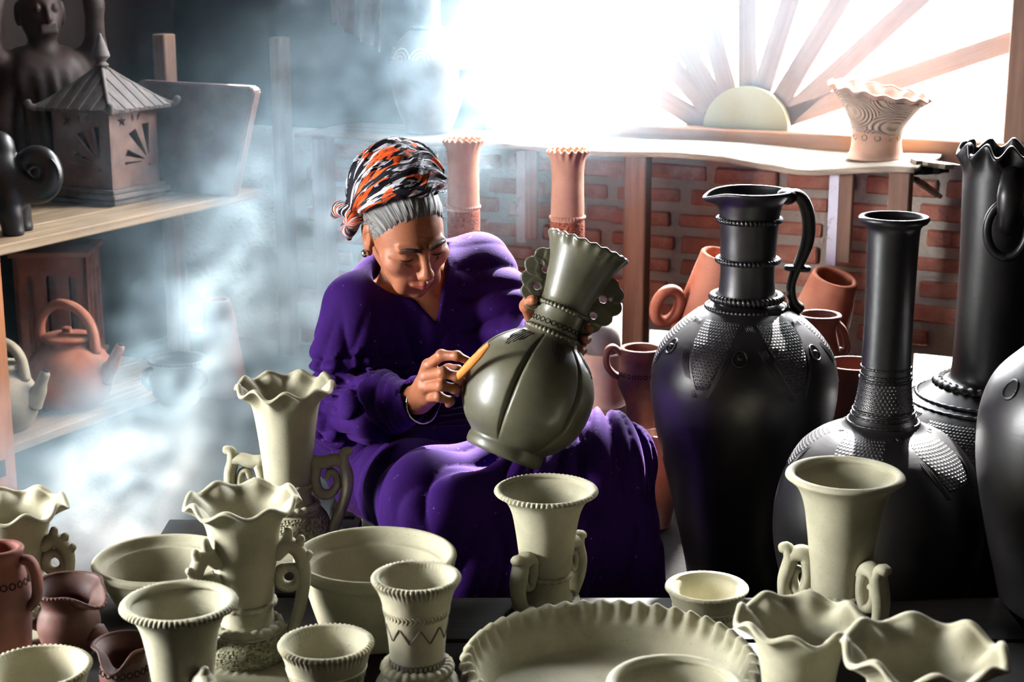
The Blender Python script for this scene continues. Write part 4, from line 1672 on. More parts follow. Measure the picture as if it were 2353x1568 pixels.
# flared pot on the shelf
fp = on_v(2012, 360, WALL_V - 0.17)
uf, vf = to_uv(fp)
zsh = SH_Z + float(warp(uf)) * 0.7
e = empty('flared_pot', (fp.x, fp.y, zsh + 0.001), -ANG, label='flared clay pot with swirling comb marks on the shelf before the window', cat='pot')
s_ = (fp.y * CP + (EYE - zsh) * SP) / F
sh = [(66, 0), (70, 2), (60, 14), (56, 40), (60, 75), (78, 108), (96, 132), (109, 148), (114, 152)]
outer = [(a * s_, b * s_ / 0.985) for a, b in sh]
vessel(e, 'body', 'terracotta_pale', outer, 0.008, 120, 44, lip=0.004, lean=-0.16, scallop=(16, 0.0035, 0.005, 0.03, 0.5))


def swirl_mat():
    m, nt, out = new_mat('combed_clay')
    co = coords(nt)
    v = nt.nodes.new('ShaderNodeTexVoronoi')
    v.inputs['Scale'].default_value = 11
    nt.links.new(co, v.inputs['Vector'])
    wv = maths(nt, 'SINE', maths(nt, 'MULTIPLY', v.outputs['Distance'], 95.0))
    n1 = noise(nt, co, 60, 3)
    col = mix_rgb(nt, n1, srgb(176, 160, 148), srgb(150, 134, 124))
    bsdf(nt, out, col, 0.75, 0.3, wv, 0.003, 0.8)


swirl_mat()
prof_o = catmull(outer, 60)
zt_ = prof_o[-1][1]


def lean_f(T, R, Z, K):
    irr = 1 + 0.18 * np.sin(2 * T + 0.5) + 0.12 * np.sin(3.0 * T + 1.0)
    w_ = smooth01((Z - (zt_ - 0.03)) / 0.03) ** 1.3
    cc_ = np.cos(16 * T + 0.5)
    Z2 = Z + 0.0035 * cc_ * w_ * irr
    R2 = R * (1 + 0.006 * (np.sin(2 * T + 1.0) * 0.6 + np.sin(3 * T + Z * 9) * 0.4)) + 0.005 * (0.5 - 0.5 * cc_) * w_ * irr
    return R2, Z2 - 0.16 * R2 * np.cos(T) * smooth01(Z2 / zt_)


sel = [p for p in prof_o if 62 * s_ < p[1] < 146 * s_]
V, q = revolve(np.array([(sel[0][0] - 0.002, sel[0][1])] + [(r + 0.0015, z) for r, z in sel] + [(sel[-1][0] - 0.002, sel[-1][1])]), 160, lean_f)
link_mesh('combed_wall', mesh_np(V, q), 'combed_clay', e)
circles_band(e, 'pressed_circles', 'combed_clay', outer, 52 * s_, 0.007, 12, 0.0012)

# incised flagon on the shelf in the haze
fj = on_v(985, 296, WALL_V - 0.18)
uj, vj = to_uv(fj)
e = empty('incised_flagon', (fj.x, fj.y, SH_Z + 0.003), -ANG, label='pale incised flagon with a slim neck and spout in the bright haze', cat='flagon')
s_ = (fj.y * CP + (EYE - SH_Z) * SP) / F
sh = [(46, 0), (50, 3), (70, 50), (84, 100), (88, 140), (80, 180), (60, 212), (36, 232), (30, 240), (29, 262), (29, 290), (31, 330), (40, 345)]
outer = [(a * s_, b * s_) for a, b in sh]
vessel(e, 'body', 'grey_clay', outer, 0.006, 96, 70, lip=0.004)
rope_ring(e, 'neck_ring', 'grey_clay', 37 * s_, 234 * s_, 0.005, 20, 0.2, 0.5)
mb = MB()
add_sweep(mb, [(80 * s_, 120 * s_), (105 * s_, 150 * s_), (128 * s_, 190 * s_), (140 * s_, 205 * s_)], [0.016, 0.011, 0.008], 0.0, 24, 12)
mb.build('spout', 'grey_clay', e)
lines = []
for cx_, zc in ((-1.9, 165), (-1.25, 165), (-0.6, 165), (-2.5, 165)):
    for rad in (10, 18, 26):
        lines.append([(cx_ + rad / 80 * cos(a), (zc + rad * sin(a)) * s_) for a in np.linspace(0.1, pi - 0.1, 9)])
grooves(e, 'incised_arcs', 'cream_clay', outer, lines, 0.0018)

# brown cloth bundle hanging in the corner
hp = on_v(820, 60, WALL_V - 0.12)
e = empty('hanging_cloth', (hp.x, hp.y, SH_Z + 0.02), -ANG, label='faded brown cloth hanging on the wall between the corner post and the flagon', cat='cloth')
V, q = [], []
nx, nz = 48, 26
for k in range(2):
    for i in range(nx + 1):
        for j in range(nz + 1):
            a, b = i / nx, j / nz
            wdt = 0.24 * (0.72 + 0.28 * b)
            V.append((wdt * (a - 0.5), 0.012 * sin(a * 17 + b * 2.2) * (1.1 - 0.4 * b) + 0.007 * sin(a * 37 - b * 3) + k * 0.004, 0.70 - 0.42 * (1 - b) - 0.08 * a * (1 - b)))
NN = (nx + 1) * (nz + 1)
for i in range(nx):
    for j in range(nz):
        a = i * (nz + 1) + j
        q.append((a, a + nz + 1, a + nz + 2, a + 1))
        q.append((NN + a, NN + a + 1, NN + a + nz + 2, NN + a + nz + 1))
o = link_mesh('drape', mesh_np(V, q), 'clay_brown', e)
mb = MB()
mb.add(*sweep([(-0.15, 0.012, 0.70), (0, 0.012, 0.71), (0.15, 0.012, 0.70)], 0.007, 12, 8))
mb.build('rod', 'wood_old', e)
mb = MB()
mb.add(*sweep([(0.0, 0.01, 0.70), (0.0, 0.08, 0.70), (0.0, 0.118, 0.70)], 0.006, 8, 8))
mb.build('peg', 'wood_old', e)

# ------------------------------------------------------------------ shelving along the left wall
LF = -2.68
rack = empty('shelving', uvz(WALL_U + 0.2, 3.2, 0.0), -ANG, label='rough wooden two-tier shelving along the left wall', cat='shelving')
bpy.context.view_layer.update()
UP_Z, LO_Z = 0.575, 0.098
V_END = to_uv(on_u(606, 452, LF))[1]
widths = [(LF, LF - 0.125), (LF - 0.132, LF - 0.25), (LF - 0.257, LF - 0.40), (LF - 0.407, LF - 0.61)]
for a, b in widths:
    part_world(uv_box('plank', b, a, 1.9, V_END + random.uniform(-0.03, 0.0), UP_Z - 0.026, UP_Z, 'wood_shelf', bevel=0.003, jitter=0.0015), rack)
    part_world(uv_box('plank', b, a, 1.9, V_END - 0.25, LO_Z - 0.024, LO_Z, 'wood_shelf', bevel=0.003, jitter=0.0015), rack)
# unseen end board added to keep the doorway light off the shelves
part_world(uv_box('added_end_panel', LF - 0.62, LF + 0.01, 1.87, 1.895, 0.0, 1.60, 'wood_platform', bevel=0.003), rack)
# posts
a = on_u(35, 1120, LF + 0.025)
vpost = to_uv(a)[1]
post = part_world(uv_box('post', LF + 0.004, LF + 0.034, vpost - 0.10, vpost, 0.0, 1.25, 'wood_orange', bevel=0.003), rack)
sl = uv_box('slot', LF + 0.0335, LF + 0.0355, vpost - 0.055, vpost - 0.035, 0.045, 0.085, 'painted_recess', bevel=0.0008)
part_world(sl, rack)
sl['label'] = 'dark plate on the orange post that paints the shade of a slot'
for x, y0, y1, uu, hh in ((642, 85, 430, LF - 0.14, 0.05), (376, 78, 150, LF - 0.36, 0.055)):
    a = on_u(x, y0, uu)
    vv = to_uv(a)[1]
    part_world(uv_box('post', uu - 0.022, uu + 0.022, vv - hh / 2, vv + hh / 2, 0.0, a.z, 'wood_old', bevel=0.003), rack)


def on_shelf(px_, py_, zz):
    d = ray(px_, py_)
    t = (zz - EYE) / d.z
    return Vector((d.x * t, d.y * t, zz))


# clay spirit house
b0 = uvz(-2.935, 3.42, UP_Z)
e = empty('spirit_house', (b0.x, b0.y, UP_Z), -ANG, label='clay spirit house with a tiled pyramid roof and cut-out walls', cat='lantern')
su, sv = 0.062, 0.105      # half sizes across the shelf and along it
CT = 'clay_brown'
hw = 0.205
mb = MB()
for zz, g, hh in ((0.008, 0.012, 0.016), (0.024, 0.022, 0.014), (0.037, 0.014, 0.012)):
    mb.box(2 * (0.0975 + g), 2 * (0.0975 + g), hh, Matrix.Translation((0, 0, zz)), 0.003)
for sx in (-1, 1):
    for sy in (-1, 1):
        pass
mb.build('plinth', 'grey_clay', e, False)


def cut_panel(w_, h_, holes, t_=0.010):
    """a wall slab with shaped openings; holes are lists of (x, z) polygons"""
    bm = bmesh.new()
    outer_v = [bm.verts.new((x, 0, z)) for x, z in ((-w_ / 2, 0), (w_ / 2, 0), (w_ / 2, h_), (-w_ / 2, h_))]
    edges = [bm.edges.new((outer_v[i], outer_v[(i + 1) % 4])) for i in range(4)]
    for hpoly in holes:
        vs_ = [bm.verts.new((x, 0, z)) for x, z in hpoly]
        edges += [bm.edges.new((vs_[i], vs_[(i + 1) % len(vs_)])) for i in range(len(vs_))]
    bmesh.ops.triangle_fill(bm, edges=edges, use_beauty=True, use_dissolve=False)

    def inside(pt, poly):
        c = False
        n_ = len(poly)
        for i in range(n_):
            (x1, y1), (x2, y2) = poly[i], poly[(i + 1) % n_]
            if (y1 > pt[1]) != (y2 > pt[1]) and pt[0] < (x2 - x1) * (pt[1] - y1) / (y2 - y1) + x1:
                c = not c
        return c
    kill = [f for f in bm.faces if any(inside((f.calc_center_median().x, f.calc_center_median().z), hp_) for hp_ in holes)]
    bmesh.ops.delete(bm, geom=kill, context='FACES')
    ret = bmesh.ops.extrude_face_region(bm, geom=bm.faces[:])
    for v in [g for g in ret['geom'] if isinstance(g, bmesh.types.BMVert)]:
        v.co.y += t_
    bmesh.ops.recalc_face_normals(bm, faces=bm.faces[:])
    me = bpy.data.meshes.new('panel')
    bm.to_mesh(me)
    bm.free()
    return me


W = 0.195
star = [(-0.042 + 0.017 * (1 if k % 2 == 0 else 0.42) * cos(pi / 2 + k * pi / 5), 0.212 + 0.02 * (1 if k % 2 == 0 else 0.42) * sin(pi / 2 + k * pi / 5)) for k in range(10)]
leaf1 = [(-0.006, 0.236), (0.001, 0.226), (0.002, 0.214), (-0.003, 0.206), (-0.007, 0.218)]
leaf2 = [(0.026, 0.238), (0.024, 0.222), (0.014, 0.208), (0.015, 0.224)]


def wedge(a0, a1, r0, r1, c=(0.052, 0.075)):
    return [(c[0] + r0 * cos(a0), c[1] + r0 * sin(a0)), (c[0] + r1 * cos(a0), c[1] + r1 * sin(a0)), (c[0] + r1 * cos(a1), c[1] + r1 * sin(a1)), (c[0] + r0 * cos(a1), c[1] + r0 * sin(a1))]


rays_ = [wedge(radians(88), radians(100), 0.022, 0.122), wedge(radians(113), radians(127), 0.022, 0.118), wedge(radians(150), radians(163), 0.020, 0.090), wedge(radians(176), radians(182), 0.03, 0.09)]
dot = [(0.052 + 0.006 * cos(a), 0.062 + 0.006 * sin(a)) for a in np.linspace(0, 2 * pi, 9)[:-1]]
holes = [[(x * 1.12, z * 0.835) for x, z in h_] for h_ in [star, leaf1, leaf2, dot] + rays_]
pm = cut_panel(W, hw, holes)
for ang, nm in ((0, 'wall_panel'), (90, 'wall_panel'), (180, 'wall_panel'), (270, 'wall_panel')):
    o = link_mesh(nm, pm if ang == 0 else pm, None, e, False)
    if not pm.materials:
        pm.materials.append(MATS[CT])
    o.matrix_local = Matrix.Rotation(radians(ang), 4, 'Z') @ Matrix.Translation((0, -W / 2, 0.043))
# roof: four tiled slopes
rt0, rt1 = 0.043 + hw - 0.004, 0.043 + hw + 0.115
HB = W / 2 + 0.032


N_TILE = 13


def tile_mesh(i):
    """one roof tile strip running from the eave up to the hip line"""
    x0, x1 = -HB + 2 * HB * i / N_TILE, -HB + 2 * HB * (i + 1) / N_TILE - 0.0016
    bm = bmesh.new()

    def top(x):
        return 1 - max(abs(x) / HB, 0.06)
    lo_, hi_ = [], []
    for x, t in [(x0, 0), (x1, 0), (x1, top(x1)), (x0, top(x0))]:
        y = -HB * (1 - t)
        z = (rt1 - rt0) * t + 0.010 * (1 - t) * (1 - t)
        lo_.append(bm.verts.new((x, y, z - 0.008)))
        hi_.append(bm.verts.new((x, y - (0.004 if t == 0 else 0), z + (0.0022 if i % 2 else 0.0))))
    bm.faces.new(hi_)
    bm.faces.new(lo_[::-1])
    for k in range(4):
        bm.faces.new((lo_[k], lo_[(k + 1) % 4], hi_[(k + 1) % 4], hi_[k]))
    bmesh.ops.recalc_face_normals(bm, faces=bm.faces[:])
    me = bpy.data.meshes.new('tile')
    bm.to_mesh(me)
    bm.free()
    me.materials.append(MATS['grey_clay'])
    return me


tiles = [tile_mesh(i) for i in range(N_TILE)]
for ang in (0, 90, 180, 270):
    for tm in tiles:
        o = bpy.data.objects.new('roof_tile', tm)
        COL.objects.link(o)
        o.parent = e
        o.matrix_local = Matrix.Translation((0, 0, rt0)) @ Matrix.Rotation(radians(ang), 4, 'Z')
    mb = MB()
    mb.add(*sweep([(0, 0, rt1 - 0.002), (HB * 0.5, HB * 0.5, rt0 + 0.058), (HB * 0.97, HB * 0.97, rt0 + 0.010), (HB * 1.08, HB * 1.08, rt0 + 0.026)], [0.006, 0.006, 0.007, 0.010], 20, 8))
    o = mb.build('roof_ridge', 'grey_clay', e)
    o.matrix_local = Matrix.Rotation(radians(ang), 4, 'Z')
fin = [(0.016, 0), (0.020, 0.006), (0.012, 0.014), (0.020, 0.024), (0.024, 0.030), (0.017, 0.052), (0.008, 0.075), (0.003, 0.088)]
vessel(e, 'finial', 'grey_clay', fin, 0.004, 32, 26, closed=True).location = (0, 0, rt1 - 0.006)

# tapered clay slab leaning at the end of the shelf
A = on_shelf(560, 452, UP_Z)
su_, sv_ = to_uv(A)
e = empty('clay_slab', uvz(su_ - 0.02, sv_ - 0.01, UP_Z), -ANG, label='tall tapered clay slab standing beyond the spirit house', cat='slab')
bm = bmesh.new()
t_ = 0.034
H_ = 0.305
poly = [(-0.30, 0.0), (0.0, 0.0), (0.088, H_ - 0.014), (0.076, H_), (-0.30, H_ + 0.004), (-0.31, H_ - 0.01)]
lay = []
for yy in (-t_ / 2, t_ / 2):
    lay.append([bm.verts.new((x, yy, z)) for x, z in poly])
bm.faces.new(lay[0])
bm.faces.new(lay[1][::-1])
for k in range(len(poly)):
    bm.faces.new((lay[0][k], lay[1][k], lay[1][(k + 1) % len(poly)], lay[0][(k + 1) % len(poly)]))
bmesh.ops.recalc_face_normals(bm, faces=bm.faces[:])
bmesh.ops.bevel(bm, geom=bm.edges[:], offset=0.004, segments=2, affect='EDGES')
me = bpy.data.meshes.new('slab')
bm.to_mesh(me)
bm.free()
link_mesh('panel', me, 'slab_shaded_clay', e, False)

# carved clay figure with raised arms (in shadow behind the spirit house)
lo_y, hi_y = 100.0, 900.0
for _ in range(40):
    my = (lo_y + hi_y) / 2
    if on_u(118, my, -3.135).z > UP_Z:
        lo_y = my
    else:
        hi_y = my
fb = on_u(118, my, -3.135)
e = empty('clay_statue', (fb.x, fb.y, UP_Z), radians(32), label='dark clay statue of a robed figure with raised arms, half in shadow', cat='statue')

# statue
f = Field((-0.20, -0.13, -0.01), (0.20, 0.13, 0.62), 0.0035)
f.ball((0, 0, 0.03), (0.13, 0.10, 0.04), 0.02)
f.bone((0, 0, 0.05), (0, 0, 0.26), 0.105, 0.085, 0.03)
f.bone((-0.05, -0.005, 0.30), (0.05, -0.005, 0.30), 0.072, 0.072, 0.04)
f.bone((0, -0.01, 0.33), (0, -0.015, 0.41), 0.042, 0.036, 0.02)
f.ball((0, -0.012, 0.455), (0.060, 0.066, 0.080), 0.015)
f.ball((0, -0.06, 0.425), (0.035, 0.022, 0.03), 0.015)
f.bone((0, -0.074, 0.463), (0, -0.088, 0.440), 0.008, 0.012, 0.008)
for s in (-1, 1):
    f.ball((0.024 * s, -0.078, 0.465), 0.013, 0.008, 'cut')
    f.ball((0.024 * s, -0.066, 0.464), 0.011, 0.003)
    f.ball((0.062 * s, -0.005, 0.45), (0.010, 0.018, 0.03), 0.008)
    f.chain([(0.085 * s, 0, 0.31), (0.150 * s, -0.02, 0.36), (0.145 * s, -0.05, 0.47), (0.10 * s, -0.06, 0.56)], [0.034, 0.030, 0.025, 0.022], 0.02)
    f.chain([(0.10 * s, -0.02, 0.30), (0.13 * s, -0.04, 0.18), (0.12 * s, -0.03, 0.05)], [0.03, 0.026, 0.02], 0.015)
f.bone((-0.02, -0.083, 0.420), (0.02, -0.083, 0.420), 0.007, 0.007, 0.004)
f.bone((-0.02, -0.088, 0.408), (0.02, -0.088, 0.408), 0.007, 0.007, 0.003)
f.ball((0, 0.01, 0.53), (0.045, 0.045, 0.04), 0.02)


def robe(x, y, z):
    ang_ = np.arctan2(x, -y)
    return 0.006 * np.sin(ang_ * 13 + z * 14) * np.clip((0.33 - z) / 0.1, 0, 1) * np.clip(z / 0.03, 0, 1)


f.put(robe, (-0.2, -0.13, 0.0), (0.2, 0.13, 0.36), 0, 'push')
V, Q = f.mesh()
link_mesh('figure', mesh_np(relax(V, Q, 1) * np.array((0.95, 0.95, 1.1)), Q), 'clay_dark', e)
mb = MB()
mb.box(0.23, 0.18, 0.02, Matrix.Translation((0, 0, 0.010)), 0.004)
mb.build('plinth', 'clay_dark', e, False)

# glossy black animal figure at the left edge of the upper shelf
b0 = on_shelf(25, 535, UP_Z)
e = empty('animal_figure', (b0.x, b0.y, UP_Z), 0.0, label='glossy black animal figure with a coiled tail at the left edge of the upper shelf', cat='figurine')
k_ = 3.75 / F
f = Field((-0.20, -0.09, -0.005), (0.14, 0.09, 0.30), 0.003)
q_ = lambda dx, dy, y=0.0: (dx * k_, y, dy * k_)
f.ball(q_(-60, 150), (0.075, 0.065, 0.062), 0.03)
f.ball(q_(-15, 205), (0.038, 0.036, 0.036), 0.02)
f.chain([q_(-10, 150), q_(12, 118), q_(22, 95)], [0.046, 0.040, 0.036], 0.025)
for yy in (-0.035, 0.035):
    f.chain([q_(8, 100, yy * 0.6), q_(12, 50, yy), q_(17, 8, yy)], [0.034, 0.024, 0.026], 0.02)
    f.chain([q_(-95, 120, yy), q_(-100, 50, yy), q_(-98, 8, yy)], [0.034, 0.024, 0.026], 0.02)
ring_ = [q_(70 + 36 * cos(a), 140 + 42 * sin(a), 0.012 * sin(a * 0.5)) for a in np.linspace(-2.4, 2.5, 14)]
f.chain([q_(25, 112)] + ring_, [0.030] + list(np.linspace(0.027, 0.020, len(ring_))), 0.012)
f.put(lambda x, y, z: (z < 0.0) * 0.1 + 0 * x + 0 * y, (-0.2, -0.09, -0.02), (0.14, 0.09, 0.004), 0, 'push')
V, Q = f.mesh()
link_mesh('body', mesh_np(relax(V, Q, 1), Q), 'black_polished', e)
mb = MB()
pts = [q_(72 + 38 * cos(a), 140 + 44 * sin(a)) for a in np.linspace(-1.6, 1.6, 40)]
mb.add(*sweep([(p[0] * 1.0 + 0.016, -0.017, p[2]) for p in pts[8:-8]], 0.004, 40, 6))
mb.build('twisted_ridge', 'black_polished', e)


# ---- kettles on the lower shelf
def kettle(cx, by, label, mat, half, H, handle_h, spout_a, lid=True, dY=0.0):
    b = on_shelf(cx, by, LO_Z)
    e = empty('kettle', (b.x, b.y, LO_Z), 0.0, label=label, cat='kettle')
    s = (b.y * CP + (EYE - LO_Z - 0.1) * SP) / F
    R = half * s
    Hm = H * s
    outer = [(0.62 * R, 0), (0.70 * R, 0.02 * Hm), (0.92 * R, 0.22 * Hm), (1.0 * R, 0.45 * Hm), (0.97 * R, 0.62 * Hm), (0.84 * R, 0.80 * Hm), (0.62 * R, 0.93 * Hm), (0.53 * R, 0.97 * Hm), (0.53 * R, 1.0 * Hm)]
    vessel(e, 'body', mat, outer, 0.007, 80, 44, lip=0.004)
    lidp = [(0.50 * R, 0.0), (0.60 * R, 0.004), (0.60 * R, 0.014), (0.40 * R, 0.020), (0.15 * R, 0.022), (0.012, 0.024), (0.012, 0.034), (0.004, 0.038)]
    lo_ = vessel(e, 'lid', mat, lidp, 0.005, 56, 30, closed=True)
    lo_.location = (0, 0, Hm + 0.002)
    mb = MB()
    hh = handle_h * s
    pts = [(-0.66 * R, 0.86 * Hm), (-0.70 * R, Hm + hh * 0.35), (-0.52 * R, Hm + hh * 0.78), (-0.12 * R, Hm + hh), (0.32 * R, Hm + hh * 0.86), (0.62 * R, Hm + hh * 0.45), (0.72 * R, 0.86 * Hm)]
    add_sweep(mb, pts, [0.014, 0.0125, 0.0125, 0.0125, 0.0125, 0.014], spout_a, 54, 14, 1.25)
    mb.build('handle', mat, e)
    mb = MB()
    pts = [(0.86 * R, 0.50 * Hm), (1.10 * R, 0.66 * Hm), (1.22 * R, 0.82 * Hm), (1.34 * R, 0.97 * Hm)]
    add_sweep(mb, pts, [0.032, 0.021, 0.014, 0.0125], spout_a, 26, 16, 1.0)
    sp = mb.build('spout', mat, e)
    c, t = rz(spout_a, [pts[-1]])[0], rz(spout_a, [(0.12 * R, 0.15 * Hm)])[0]
    n_ = Vector(t).normalized()
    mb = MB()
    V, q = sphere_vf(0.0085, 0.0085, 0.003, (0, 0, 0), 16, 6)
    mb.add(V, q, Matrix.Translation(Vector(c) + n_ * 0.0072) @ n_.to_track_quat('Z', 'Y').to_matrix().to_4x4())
    mb.build('spout_mouth', 'painted_recess', sp)  # dark disc on the spout tip, coloured as the shade inside it
    return e


kettle(165, 930, 'terracotta kettle with a high arched handle on the lower shelf', 'terracotta', 98, 150, 88, -0.25)
kettle(12, 985, 'cream kettle at the left edge in front of the terracotta kettle', 'cream_clay', 80, 140, 68, -0.15)

# black cup-shaped pot with a rope rim
b = on_shelf(412, 924, LO_Z)
e = empty('rope_rimmed_pot', (b.x, b.y, LO_Z), 0.0, label='small black pot with a rope rim and two ears, wrapped in smoke', cat='pot')
s = (b.y * CP + (EYE - LO_Z - 0.1) * SP) / F
outer = [(42 * s, 0), (46 * s, 3 * s), (61 * s, 30 * s), (66 * s, 58 * s), (60 * s, 80 * s), (60 * s, 92 * s), (67 * s, 100 * s)]
vessel(e, 'body', 'black_polished', outer, 0.007, 84, 44, lip=0.004)
rope_ring(e, 'rope_rim', 'black_polished', 66 * s, 101 * s, 0.005, 40, 0.3, 1.0)
for th in (-0.5, pi + 0.5):
    mb = MB()
    add_sweep(mb, [(58 * s, 86 * s), (76 * s, 80 * s), (80 * s, 58 * s), (66 * s, 40 * s)], [0.006, 0.0065, 0.006], th, 22, 10, 1.5)
    mb.build('ear', 'black_polished', e)

# tall tapering clay pipe
b = on_shelf(500, 905, LO_Z)
e = empty('clay_pipe', (b.x + 0.02, b.y, LO_Z), 0.0, label='tall tapering clay pipe standing in the smoke at the shelf end', cat='pipe')
s = (b.y * CP + (EYE - LO_Z - 0.1) * SP) / F
vessel(e, 'body', 'terracotta_smoked', [(54 * s, 0), (52 * s, 20 * s), (42 * s, 110 * s), (34 * s, 190 * s), (29 * s, 218 * s)], 0.009, 64, 36, lip=0.0055).rotation_euler = (0, radians(-2), 0)

# slotted clay lantern at the back of the lower shelf
b = on_shelf(352, 870, LO_Z)
lu, lv = to_uv(b)
e = empty('slotted_lantern', uvz(WALL_U + 0.165, lv + 0.07, LO_Z), -ANG + radians(30), label='square clay lantern with long rounded slots at the back of the lower shelf', cat='lantern')
W2, H2 = 0.20, 0.30


def slot(xc, w_, z0, z1):
    pts = [(xc - w_, z0), (xc + w_, z0)]
    pts += [(xc + w_ * cos(a), z1 + w_ * sin(a)) for a in np.linspace(0, pi, 7)]
    return pts


pm2 = cut_panel(W2, H2, [slot(-0.058, 0.011, 0.03, 0.235), slot(0.0, 0.015, 0.03, 0.235), slot(0.058, 0.011, 0.03, 0.235)], 0.012)
pm2.materials.append(MATS['terracotta'])
for ang in (0, 90, 180, 270):
    o = link_mesh('side_panel', pm2, None, e, False)
    o.matrix_local = Matrix.Rotation(radians(ang), 4, 'Z') @ Matrix.Translation((0, -W2 / 2, 0.012))
mb = MB()
mb.box(W2 + 0.02, W2 + 0.02, 0.012, Matrix.Translation((0, 0, 0.006)), 0.002)
mb.build('base', 'terracotta', e, False)
mb = MB()
mb.box(W2 + 0.02, W2 + 0.02, 0.014, Matrix.Translation((0, 0, 0.012 + H2 + 0.007)), 0.002)
mb.build('top', 'terracotta', e, False)

# ------------------------------------------------------------------ materials for the woman
def person_mats():
    m, nt, out = new_mat('skin')
    co = coords(nt)
    at_ = nt.nodes.new('ShaderNodeAttribute')
    at_.attribute_name = 'tint'
    a = noise(nt, co, 45, 4, 0.6)
    b = noise(nt, co, 300, 3, 0.6)
    col = mix_rgb(nt, a, srgb(168, 104, 72), srgb(140, 84, 58))
    sep = nt.nodes.new('ShaderNodeSeparateColor')
    nt.links.new(at_.outputs['Color'], sep.inputs[0])
    col = mix_rgb(nt, sep.outputs[0], col, srgb(150, 72, 62))
    col = mix_rgb(nt, sep.outputs[1], col, srgb(196, 130, 108))
    h = maths(nt, 'ADD', maths(nt, 'MULTIPLY', b, 0.5), noise(nt, mapping(nt, co, (60, 60, 160)), 1.0, 3))
    s = bsdf(nt, out, col, 0.5, 0.4, h, 0.0012, 0.5)
    s.inputs['Subsurface Weight'].default_value = 0.12
    s.inputs['Subsurface Radius'].default_value = (0.012, 0.004, 0.002)
    s.inputs['Subsurface Scale'].default_value = 0.6
    m, nt, out = new_mat('purple_cloth')
    co = coords(nt)
    a = noise(nt, co, 6, 4, 0.6)
    b = noise(nt, co, 420, 2, 0.5)
    col = mix_rgb(nt, a, srgb(48, 11, 88), srgb(35, 8, 67))
    fl = noise(nt, co, 95, 2, 0.5)
    col = mix_rgb(nt, maths(nt, 'MULTIPLY', ramp(nt, fl, 0.70, 0.76), 0.35), col, srgb(150, 120, 200))
    s = bsdf(nt, out, col, 0.85, 0.12, b, 0.0008, 0.5)
    s.inputs['Sheen Weight'].default_value = 0.08
    s.inputs['Sheen Roughness'].default_value = 0.35
    s.inputs['Sheen Tint'].default_value = (0.75, 0.35, 1.0, 1)
    m, nt, out = new_mat('grey_hair')
    at_ = nt.nodes.new('ShaderNodeAttribute')
    at_.attribute_name = 'strand'
    sp = nt.nodes.new('ShaderNodeSeparateColor')
    nt.links.new(at_.outputs['Color'], sp.inputs[0])
    cmb = nt.nodes.new('ShaderNodeCombineXYZ')
    nt.links.new(maths(nt, 'MULTIPLY', sp.outputs[0], 75.0), cmb.inputs[0])
    nt.links.new(maths(nt, 'MULTIPLY', sp.outputs[1], 5.0), cmb.inputs[1])
    g = noise(nt, cmb.outputs[0], 1.0, 4, 0.65)
    col = mix_rgb(nt, ramp(nt, g, 0.34, 0.66), srgb(28, 27, 29), srgb(156, 153, 150))
    bsdf(nt, out, col, 0.45, 0.45, g, 0.003, 1.0)
    m, nt, out = new_mat('dark_hair')
    bsdf(nt, out, srgb(40, 30, 28), 0.6, 0.3)
    m, nt, out = new_mat('batik')
    at_ = nt.nodes.new('ShaderNodeAttribute')
    at_.attribute_name = 'strand'
    v = at_.outputs['Vector']
    w1 = noise(nt, mapping(nt, v, (5, 13, 5)), 1.0, 1.5, 0.5, 0.8)
    w2 = noise(nt, mapping(nt, v, (4.5, 8, 4), loc=(3, 5.3, 1)), 1.0, 1.0, 0.5, 0.6)
    w3 = noise(nt, mapping(nt, v, (16, 34, 12), loc=(1, 2, 7)), 1.0, 1.5, 0.5, 1.0)
    col = mix_rgb(nt, ramp(nt, w1, 0.54, 0.56), srgb(22, 20, 30), srgb(222, 220, 230))
    col = mix_rgb(nt, ramp(nt, w2, 0.585, 0.60), col, srgb(236, 92, 36))
    col = mix_rgb(nt, ramp(nt, w3, 0.59, 0.61), col, srgb(20, 18, 26))
    bsdf(nt, out, col, 0.75, 0.25, noise(nt, coords(nt), 260, 2), 0.0008, 0.4)
    m, nt, out = new_mat('silver')
    bsdf(nt, out, srgb(210, 208, 204), 0.25, 0.5, Metallic=1.0)


person_mats()

# ------------------------------------------------------------------ pose (points read off the photograph, each at its own depth)
A_ = lambda x, y, d: np.array(at(x, y, d))
SR = A_(820, 704, 2.99)       # her right shoulder (on the left of the picture)
SL = A_(1098, 610, 3.12)
ER = A_(792, 930, 2.93)
WR = A_(962, 918, 2.735)
EL = A_(1190, 806, 3.02)
WL = A_(1252, 800, 2.885)
PEL = A_(905, 1005, 3.20)
CHEST = A_(958, 745, 3.08)
BELLY = A_(912, 905, 3.12)
NECK0 = A_(968, 622, 3.06)
HEAD = A_(930, 531, 2.95)
HIPR, HIPL = A_(872, 1062, 3.16), A_(990, 1020, 3.24)
KNR, KNL = A_(985, 1162, 2.66), A_(1385, 1060, 2.80)
FTR, FTL = np.array((KNR[0] + 0.03, 2.72, 0.045)), np.array((KNL[0] + 0.03, 2.82, 0.045))
HS = 0.94
PITCH_H, YAW_H, ROLL_H = radians(27), radians(27), radians(5)
RH = (Matrix.Rotation(PITCH_H, 3, 'X') @ Matrix.Rotation(ROLL_H, 3, 'Y') @ Matrix.Rotation(YAW_H, 3, 'Z'))
RHn = np.array(RH)


def hl(x, y, z):
    """head-local to place"""
    return HEAD + RHn @ (np.array((x, y, z)) * HS)


# held vase axis
VB, VT = A_(1154, 1047, 2.655), A_(1352, 567, 2.745)
VAX = (VT - VB) / np.linalg.norm(VT - VB)
VLEN = float(np.linalg.norm(VT - VB))
NK = VB + (VT - VB) * 0.63

